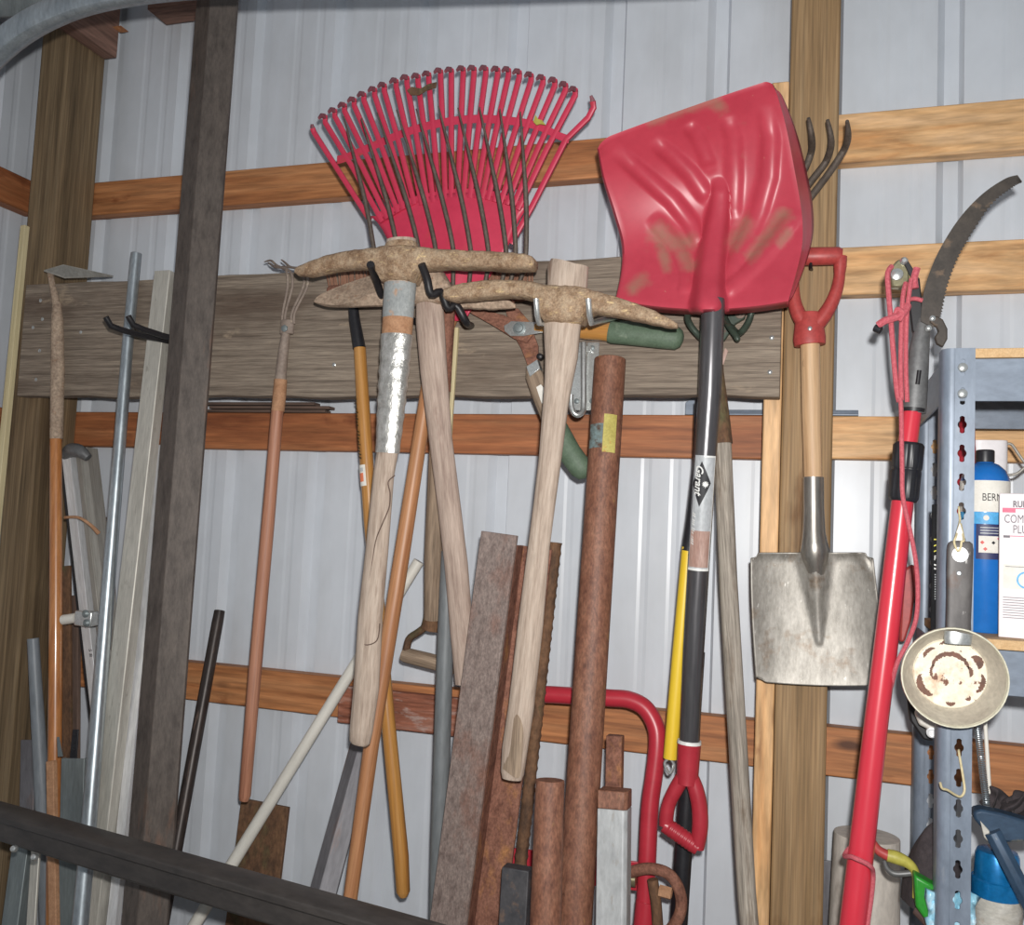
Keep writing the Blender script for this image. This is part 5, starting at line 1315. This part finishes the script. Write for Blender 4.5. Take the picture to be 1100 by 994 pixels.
for (uu, yy, m, s) in ((-.003, 583, 'ink_red', .003), (.001, 590, 'ink_red', .003), (.012, 583, 'ink', .0028), (.020, 578.5, 'ink_pink', .003)):
    T.part('hazard_mark', poly_patch(lambda u, v: fc(u, v, .0008), [(uu+s, vz(yy)), (uu, vz(yy)+s), (uu-s, vz(yy)), (uu, vz(yy)-s)]), m, parent=body)
for yy in (567, 570, 573): T.part('fine_print', patch(lambda u, v: fc(u, v, .0006), -.006, .03, vz(yy+.5), vz(yy-.5), 10, 1), 'paper_grey', parent=body)
T.done()
# white tub
T = Thing('white_tub', 'white plastic tub with a wire bail behind the blue cylinder', 'tub')
TD = .23
a, b = P(1047, 471, TD), P(1082, 476, TD); 
zb_, zt_ = ZT2, P(1065, 474, TD).z
c = (P(1040, 480, TD)+P(1082, 480, TD))/2; w = (P(1082, 480, TD)-P(1040, 480, TD)).length/2
def sqring(cx, cy, z, w, n=24):
    out = []
    for k in range(n):
        t = 2*math.pi*(k+.5)/n; ca, sa = math.cos(t), math.sin(t)
        out.append(V((cx+math.copysign(abs(ca)**.45, ca)*w, cy+math.copysign(abs(sa)**.45, sa)*w, z)))
    return out
mb = MB(); mb.rings([sqring(c.x, c.y+.01, z, ww) for z, ww in ((zb_, w*.86), (zt_-.055, w*.95), (zt_-.054, w), (zt_, w))]); T.part('tub_body', mb, 'tub', bevel=.002)
mb = MB(); mb.tube([P(x, y, TD) for x, y in smooth([(1082, 477), (1087, 478), (1094, 488), (1100, 496), (1104, 500), (1100, 503), (1092, 509), (1081, 511)], 30)], .0024, 8); T.part('wire_bail', mb, 'alu_grey')
T.done()
mb = MB(); mb.lathe(V((P(1039, 490, .28).x, -.275, ZT2)), (0, 0, 1), [(.016, 0), (.016, .27), (.013, .30), (.012, .335), (.005, .36)], 16)
single('red_bottle', 'slim red bottle with a pointed cap between the white tub and the slotted upright', 'bottle', mb, 'red_grip')
# carton
T = Thing('carton', 'white carton printed in grey and pink at the right edge', 'box')
XD = .43
A_ = P(1073, 600, XD); ztb = P(1080, 530, XD).z
vd = V((A_.x-CAM.x, A_.y-CAM.y, 0)).normalized(); ed = V((vd.y, -vd.x, 0))
A_ = V((A_.x, A_.y, 0))
pl_ = [A_, A_+ed*.118, A_+ed*.118+vd*.045, A_+vd*.045]
mb = MB(); mb.rings([[p+V((0, 0, z)) for p in pl_] for z in (ZT2, ztb)]); cb = T.part('carton_body', mb, 'boxwhite', bevel=.0012)
s_c = S(1073, 600, XD)
def fxy(x, y, l=.0006): return A_+ed*((x-1073)*s_c*1.03)+V((0, 0, P(1075, y, XD).z))-vd*l
def boxt(s, x, y, size, m, sx=1.0, bold=0):
    o_ = fxy(x, y)
    T.part('lettering', text(s, size, lambda u, v: o_+ed*(u*sx)+V((0, 0, v)), 'lettering', 'ink', bold=bold), m, parent=cb)
def boxq(x0_, y0_, x1_, y1_, m, l=.0004):
    b_ = MB(); b_.add([fxy(x0_, y0_, l), fxy(x1_, y0_, l), fxy(x1_, y1_, l), fxy(x0_, y1_, l)], [[0, 1, 2, 3]])
    T.part('print_bar', b_, m, parent=cb)
boxq(1076, 545.5, 1088, 550.5, 'ink_pink'); boxq(1088, 545.6, 1118, 546.6, 'ink_pink')
boxt('RUM', 1085.5, 544.5, .013, 'ink_grey', .75, .0004)
boxt('COMP', 1077.5, 561.5, .0175, 'ink_grey', .64, 0)
boxt('PLU', 1085.5, 572.5, .0175, 'ink_grey', .66, 0)
boxq(1077, 575, 1083, 577.5, 'ink_grey'); boxq(1083, 575.2, 1118, 576, 'ink_pink')
boxq(1077, 606, 1122, 632, 'paper'); boxq(1079, 608, 1122, 608.6, 'ink_grey', .0006)
b_ = MB(); cc = fxy(1098, 622, .001)
b_.grid([[cc+ed*(math.cos(a*.2618)*q)+V((0, 0, math.sin(a*.2618)*q)) for q in (.010, .0125)] for a in range(25)])
T.part('round_mark', b_, 'ink_sky', parent=cb)
for i in range(9): boxq(1077, 641+i*2.7, 1116-(i % 3)*4, 641.7+i*2.7, 'ink_grey')
T.done()
# enamel pan
T = Thing('enamel_pan', 'small worn cream enamel frying pan hanging from a wire on the upright', 'pan')
pc = P(1025, 728, .53)
s_ = S(1025, 728, .53); ro = 53*s_
mb = MB(); c0 = V((pc.x, -.53, pc.z))
mb.lathe(c0, (0, -1, 0), [(ro*.70, -.040), (ro*.78, -.036), (ro*.955, -.002), (ro*.985, .0025), (ro, .001), (ro*.985, -.003), (ro*.95, -.006), (ro*.80, -.041), (ro*.72, -.045)][::1], 48, cap0=False, cap1=True)
T.part('pan_wall', mb, 'panwall', sharp=1.0)
mb = MB(); mb.lathe(c0, (0, -1, 0), [(ro*.955, -.002), (ro*.975, .0035), (ro*1.0, .0035), (ro*1.01, 0), (ro*1.0, -.003)], 48, cap0=False, cap1=False); T.part('pan_rim', mb, 'enamel')
mb = MB()
mb.lathe(c0+V((0, 0, 0)), (0, -1, 0), [(ro*.69, -.0355), (ro*.72, -.0385)], 48, cap0=True, cap1=True); pf = T.part('pan_floor', mb, 'panfloor')
random.seed(11)
def burn(a0, a1, r0_, r1_, n=40, jag=.014):
    G = []
    for i in range(n+1):
        t = i/n; a = a0+(a1-a0)*t; e = math.sin(math.pi*t)**.5
        ra = ro*(r0_+random.uniform(-jag, jag)); rb = ro*(r0_+(r1_-r0_)*e+random.uniform(-jag, jag)*e)
        G.append([c0+V((math.cos(a)*q, .0352, math.sin(a)*q)) for q in (ra, max(ra+.0006, rb))])
    b = MB(); b.grid(G); return b
D2 = math.radians
for (a0, a1, q0, q1) in ((20, 160, .36, .46), (150, 200, .34, .40), (-5, 30, .36, .44), (185, 235, .56, .70), (15, 45, .54, .70), (75, 110, .62, .69), (325, 365, .58, .68), (262, 280, .58, .66), (300, 312, .56, .63), (120, 150, .58, .66)):
    T.part('burnt_patch', burn(D2(a0), D2(a1), q0, q1), 'panburn', parent=pf)
HDp = .517
p, r = R([(1029.5, 684, HDp, 12.5), (1029.5, 668, HDp, 12.2), (1030.5, 640, HDp+.001, 12.4), (1031, 610, HDp+.002, 12.8), (1031.5, 590, HDp+.002, 12.8), (1031.5, 584, HDp+.002, 12), (1031.5, 581.5, HDp+.002, 9)]); mb = MB(axis=(0, 0, 1)); mb.tube(p, r, 20, ell=.32, sq=True); ph = T.part('handle', mb, 'panhandle', sharp=.9)
mb = MB(); mb.lathe(P(1031.5, 596, HDp+.002+.0062), (0, -1, 0), [(.0105, 0), (.0105, .0012), (.0065, .0014), (.006, .0003)], 18); T.part('hanging_eye', mb, 'alu_white', parent=ph)
mb = MB(); mb.lathe(P(1030, 616, HDp+.0075), (0, -1, 0), [(.003, 0), (.0025, .0012)], 10); T.part('rivet', mb, 'galv', parent=ph)
p, r = R([(1029, 692, HDp+.006, 13), (1029, 686, HDp+.006, 14), (1029.5, 680, HDp+.005, 14)]); mb = MB(); mb.tube(p, r, 16, ell=.4); T.part('ferrule', mb, 'zinc', parent=ph)
T.done()
T = Thing('wire_hanger', 'wire loop hanging the enamel pan from a slot of the upright', 'wire')
mb = MB(); ps = [(1030, 546, FD-.004), (1030, 545, FD+.006), (1030.5, 552, FD+.009), (1031, 560, FD+.009), (1027, 576, .526), (1025, 583, .530), (1029, 592, .534), (1032, 588, .534), (1033, 582, .532), (1035.5, 580, .530), (1032, 563, .50)]
mb.tube([P(*q) for q in smooth(ps, 50)], .0015, 8); T.part('wire_loop', mb, 'stick')
mb = blade_poly([(1031, 562), (1037, 581), (1024, 581)], .5195, .001); T.part('tag', mb, 'paper')
T.done()
# wire hook lower on the upright
mb = MB(); ps = [(1030, 806, FD-.004), (1030, 808, FD+.004), (1032, 820, FD+.012), (1035, 838, FD+.016), (1036, 850, FD+.018), (1032, 856, FD+.022), (1026, 854, FD+.028), (1018, 849, FD+.036), (1012, 847, FD+.040), (1010, 841, FD+.043)]
mb.tube([P(*q) for q in smooth(ps, 44)], .0017, 8)
single('wire_hook', 'bent brass coloured wire hook in the upright below the pan', 'hook', mb, 'stick')
# black lettered strip between the uprights
T = Thing('measuring_strip', 'black printed strip with white and yellow marks between the two uprights', 'strip')
a, b = P(1001.5, 542, .40), P(1010.5, 542, .40); ze = P(1006, 690, .40).z
mb = MB(); mb.box((a.x, -.40, ze-.05), (b.x, -.394, a.z)); bs = T.part('strip_body', mb, 'blackmatte', bevel=.0008)
def st_q(y0_, y1_, x0_, x1_, m, sk=0):
    pts = [P(x0_, y0_, .4004), P(x1_, y0_-sk, .4004), P(x1_, y1_-sk, .4004), P(x0_, y1_, .4004)]
    b_ = MB(); b_.add(pts, [[0, 1, 2, 3]]); T.part('print_mark', b_, m, parent=bs)
for y in (579, 586, 592): st_q(y, y+1.3, 1003.2, 1009.6, 'ink_yellow', 2.5 if y > 580 else 0)
o_ = P(1003.2, 602, .4006); T.part('lettering', text('Pr', .0105, lambda u, v: o_+V((u*.9, 0, v)), 'lettering', 'ink'), 'ink_white', parent=bs)
for y in (606, 610): st_q(y, y+1.6, 1003.5, 1008.8, 'ink_white', -1.5)
for i in range(11): st_q(617+i*2.6, 618+i*2.6, 1004, 1009-(i % 2)*1.2, 'paper_grey')
T.done()
# clamp with white knob below the shovel
T = Thing('clamp_knob', 'white plastic clamp knob on a black bracket below the frying pan', 'clamp')
mb = blade_poly([(972, 736), (978, 738), (985, 760), (1000, 785), (1003, 797), (992, 795), (978, 775)], .36, .02); T.part('bracket', mb, 'black', bevel=.003)
mb = MB(); mb.lathe(P(1000, 768, .40), V((-.25, -1, .1)), [(.020, -.028), (.022, -.02), (.024, 0), (.020, .006), (.009, .007)], 8); T.part('knob', mb, 'pvc', bevel=.002)
mb = MB(); mb.lathe(P(1001, 787, .405), V((-.1, -1, 0)), [(.008, -.02), (.008, .003), (.005, .004), (.0045, .0035)], 16); T.part('screw_end', mb, 'alu_white', bevel=.001)
T.done()
# spring, white rod
T = Thing('coil_spring', 'thin grey coil spring hanging behind the upright beside the white rod', 'spring')
a, b = P(1048, 765, .42), P(1060, 866, .42); n = 700; pts = []
d_ = (b-a); s, q = perp(d_)
for i in range(n+1):
    t = i/n; an = 2*math.pi*46*t; pts.append(a+d_*t+(s*math.cos(an)+q*math.sin(an))*.0045)
mb = MB(); mb.tube(pts, .0009, 5); T.part('coil', mb, 'galv'); T.done()
p0, p1 = P(1057, 755, .40), P(1064, 868, .40)
mb = MB(); mb.tube([p0, p1, P(1070, 960, .40)], .0029, 12)
single('white_rod', 'thin white rod standing right of the coil spring', 'rod', mb, 'pvc')

# ================================================================== lower right
rod('drain_pipe', 'wide dusty white plastic pipe standing behind the red pole', 'pipe', [(931, 897, .13, 33.5), (928, 994, .135, 36)], 'pvc_dirty', floor=True, n=40)
board_px('sheet_offcut', 'narrow dark grey sheet edge standing left of the wide white pipe', 'sheet', 884, 897, 925, 884, 896, 994, .05, .055, .004, 'greysteel')
T = Thing('hedge_shears', 'shears with red and yellow grips lying against the dark felt hat', 'shears')
ED = .40
p, r = R([(x, y, ED, w) for x, y, w in smooth([(934, 895, 4), (937, 905, 4.5), (944, 914, 5), (955, 920, 5.6)], 14)]); mb = MB(); mb.tube(p, r, 12); T.part('grip', mb, 'red_handle')
p, r = R([(x, y, ED, w) for x, y, w in smooth([(953, 919, 6.5), (964, 922, 7), (976, 928, 5.6), (983, 937, 4.4), (984, 950, 3.6), (983, 965, 3)], 22)]); mb = MB(); mb.tube(p, r, 12); T.part('handle', mb, 'olive')
p, r = R([(x, y, ED-.008, w) for x, y, w in smooth([(950, 924, 2.6), (953, 933, 3), (962, 939, 3.4), (980, 938, 3.4)], 16)]); mb = MB(); mb.tube(p, r, 10); T.part('lower_handle', mb, 'castgrey')
T.done()
# dark hat
T = Thing('felt_hat', 'crumpled dark grey felt cap pushed behind the upright', 'cap')
hc = P(1004, 925, .36); rs = []
mb = MB()
for i in range(13):
    t = i/12; ph = math.pi*.5*t
    ring = []
    for k in range(28):
        a = 2*math.pi*k/28; wob = 1+.05*math.sin(3*a+t*3)+.03*math.sin(7*a)
        ring.append(hc+V((math.cos(a)*.045*math.cos(ph)*wob, math.sin(a)*.05*math.cos(ph)*wob, -.065+.115*math.sin(ph)*(1+.08*math.sin(2*a)))))
    rs.append(ring)
mb.rings(rs); T.part('crown', mb, 'cloth'); T.done(True)
# green box
mb = blade_poly([(982, 940), (1008, 955), (1012, 985), (1002, 1000), (984, 975)], .435, .03)
b0 = V(mb.v[0])
single('green_case', 'bright green plastic case below the dark felt cap', 'case', mb, 'green', bevel=.004)
mb = MB(); G = []
for i in range(12):
    G.append([P(997+4.6*i+(6 if j == 0 else 0)*0, 958+9*j+3*math.sin(i*1.3+j), .452+.006*math.sin(i*1.7+j*2.1)) for j in range(10)])
mb.grid(G); single('film_packet', 'light blue printed plastic packet behind the foot of the upright', 'packet', mb, 'skyfilm', solid=.012)
mb = MB(); p, r = R([(985, 975, .40, 8), (1000, 988, .41, 10), (1020, 1010, .41, 12)]); mb.tube(p, r, 14, ell=.6)
single('leather_pouch', 'brown leather pouch edge below the green case', 'pouch', mb, 'brownbag')
# blue can
T = Thing('spray_can', 'metallic blue topped can with a creased white label on the lower shelf', 'can')
c = P(1071, 950, .40); rc = 24.5*S(1071, 950, .40)
zt1, zt2, zt3, zt4 = P(1071, 914, .40).z, P(1071, 943, .40).z, P(1071, 947, .40).z, P(1071, 961, .40).z
mb = MB(); b0 = V((c.x, c.y, 0))
zb_ = ZT3
mb.lathe(b0, (0, 0, 1), [(rc*.97, zb_), (rc, zb_+.005), (rc, zt4-.002), (rc*1.04, zt4)], 36); cbd = T.part('can_body', mb, 'canpaper')
mb = MB(); mb.lathe(b0, (0, 0, 1), [(rc*1.045, zt4-.0005), (rc*1.03, zt3+.004), (rc*1.0, zt3+.002), (rc*1.0, zt2-.002), (rc*.93, zt2), (rc*.88, zt1-.006), (rc*.80, zt1), (rc*.5, zt1+.001)], 36); T.part('cap', mb, 'bluecan')
T.done()
# dark blue bench tool arm and dark cloth
T = Thing('bench_vise_arm', 'dark blue iron vise arm angled over the blue can', 'vise')
mb = blade_poly([(1046, 872), (1054, 870), (1075, 874), (1110, 884), (1110, 905), (1075, 906), (1060, 896), (1046, 880)], .455, .03); T.part('arm', mb, 'bluearm', bevel=.004)
p0, p1 = P(1066, 894, .462), P(1108, 975, .47); mb = MB(); mb.sect(p0, p1, [(-.011, -.012), (.011, -.012), (.011, .004), (.004, .009), (-.004, .009), (-.011, .004)]); T.part('lever', mb, 'bluearm', bevel=.001)
mb = blade_poly([(1053, 882), (1063, 893), (1065, 908), (1057, 900)], .462, .004); T.part('scuffed_plate', mb, 'alu', bevel=.001)
T.done()
mb = MB(); G = []
for i in range(15):
    row = []
    for j in range(9):
        x = 1064+4*i; top = 856-6*math.sin(i*.75)-5*math.sin(i*.33)+ (10 if i < 2 else 0)
        row.append(P(x, top+(j/8)*(878-top), .40+.018*math.sin(i*.9+j*.7)+.02*math.sin(math.pi*j/8)))
    G.append(row)
mb.grid(G); single('dark_rag', 'heap of black cloth on the dark blue vise arm', 'rag', mb, 'cloth', solid=.02, sub=2, sharp=3)

# ================================================================== light
w = bpy.data.worlds.new('world'); sc.world = w; w.use_nodes = True
bg = w.node_tree.nodes['Background']; bg.inputs[0].default_value = (.83, .915, 1, 1); bg.inputs[1].default_value = .24
fl = bpy.data.lights.new('camera_flash', 'AREA'); fl.shape = 'DISK'; fl.size = .035; fl.energy = 30; fl.color = (1, .985, .96)
fo = bpy.data.objects.new('camera_flash', fl); COL.objects.link(fo)
fo.location = CAM+V((.03, -.02, .075)); 
tgt = P(600, 450, 0); fo.rotation_euler = (tgt-fo.location).to_track_quat('-Z', 'Y').to_euler()
sc.view_settings.view_transform = 'Standard'; sc.view_settings.look = 'None'; sc.view_settings.gamma = 1; sc.view_settings.exposure = .1
sc.view_settings.use_curve_mapping = False
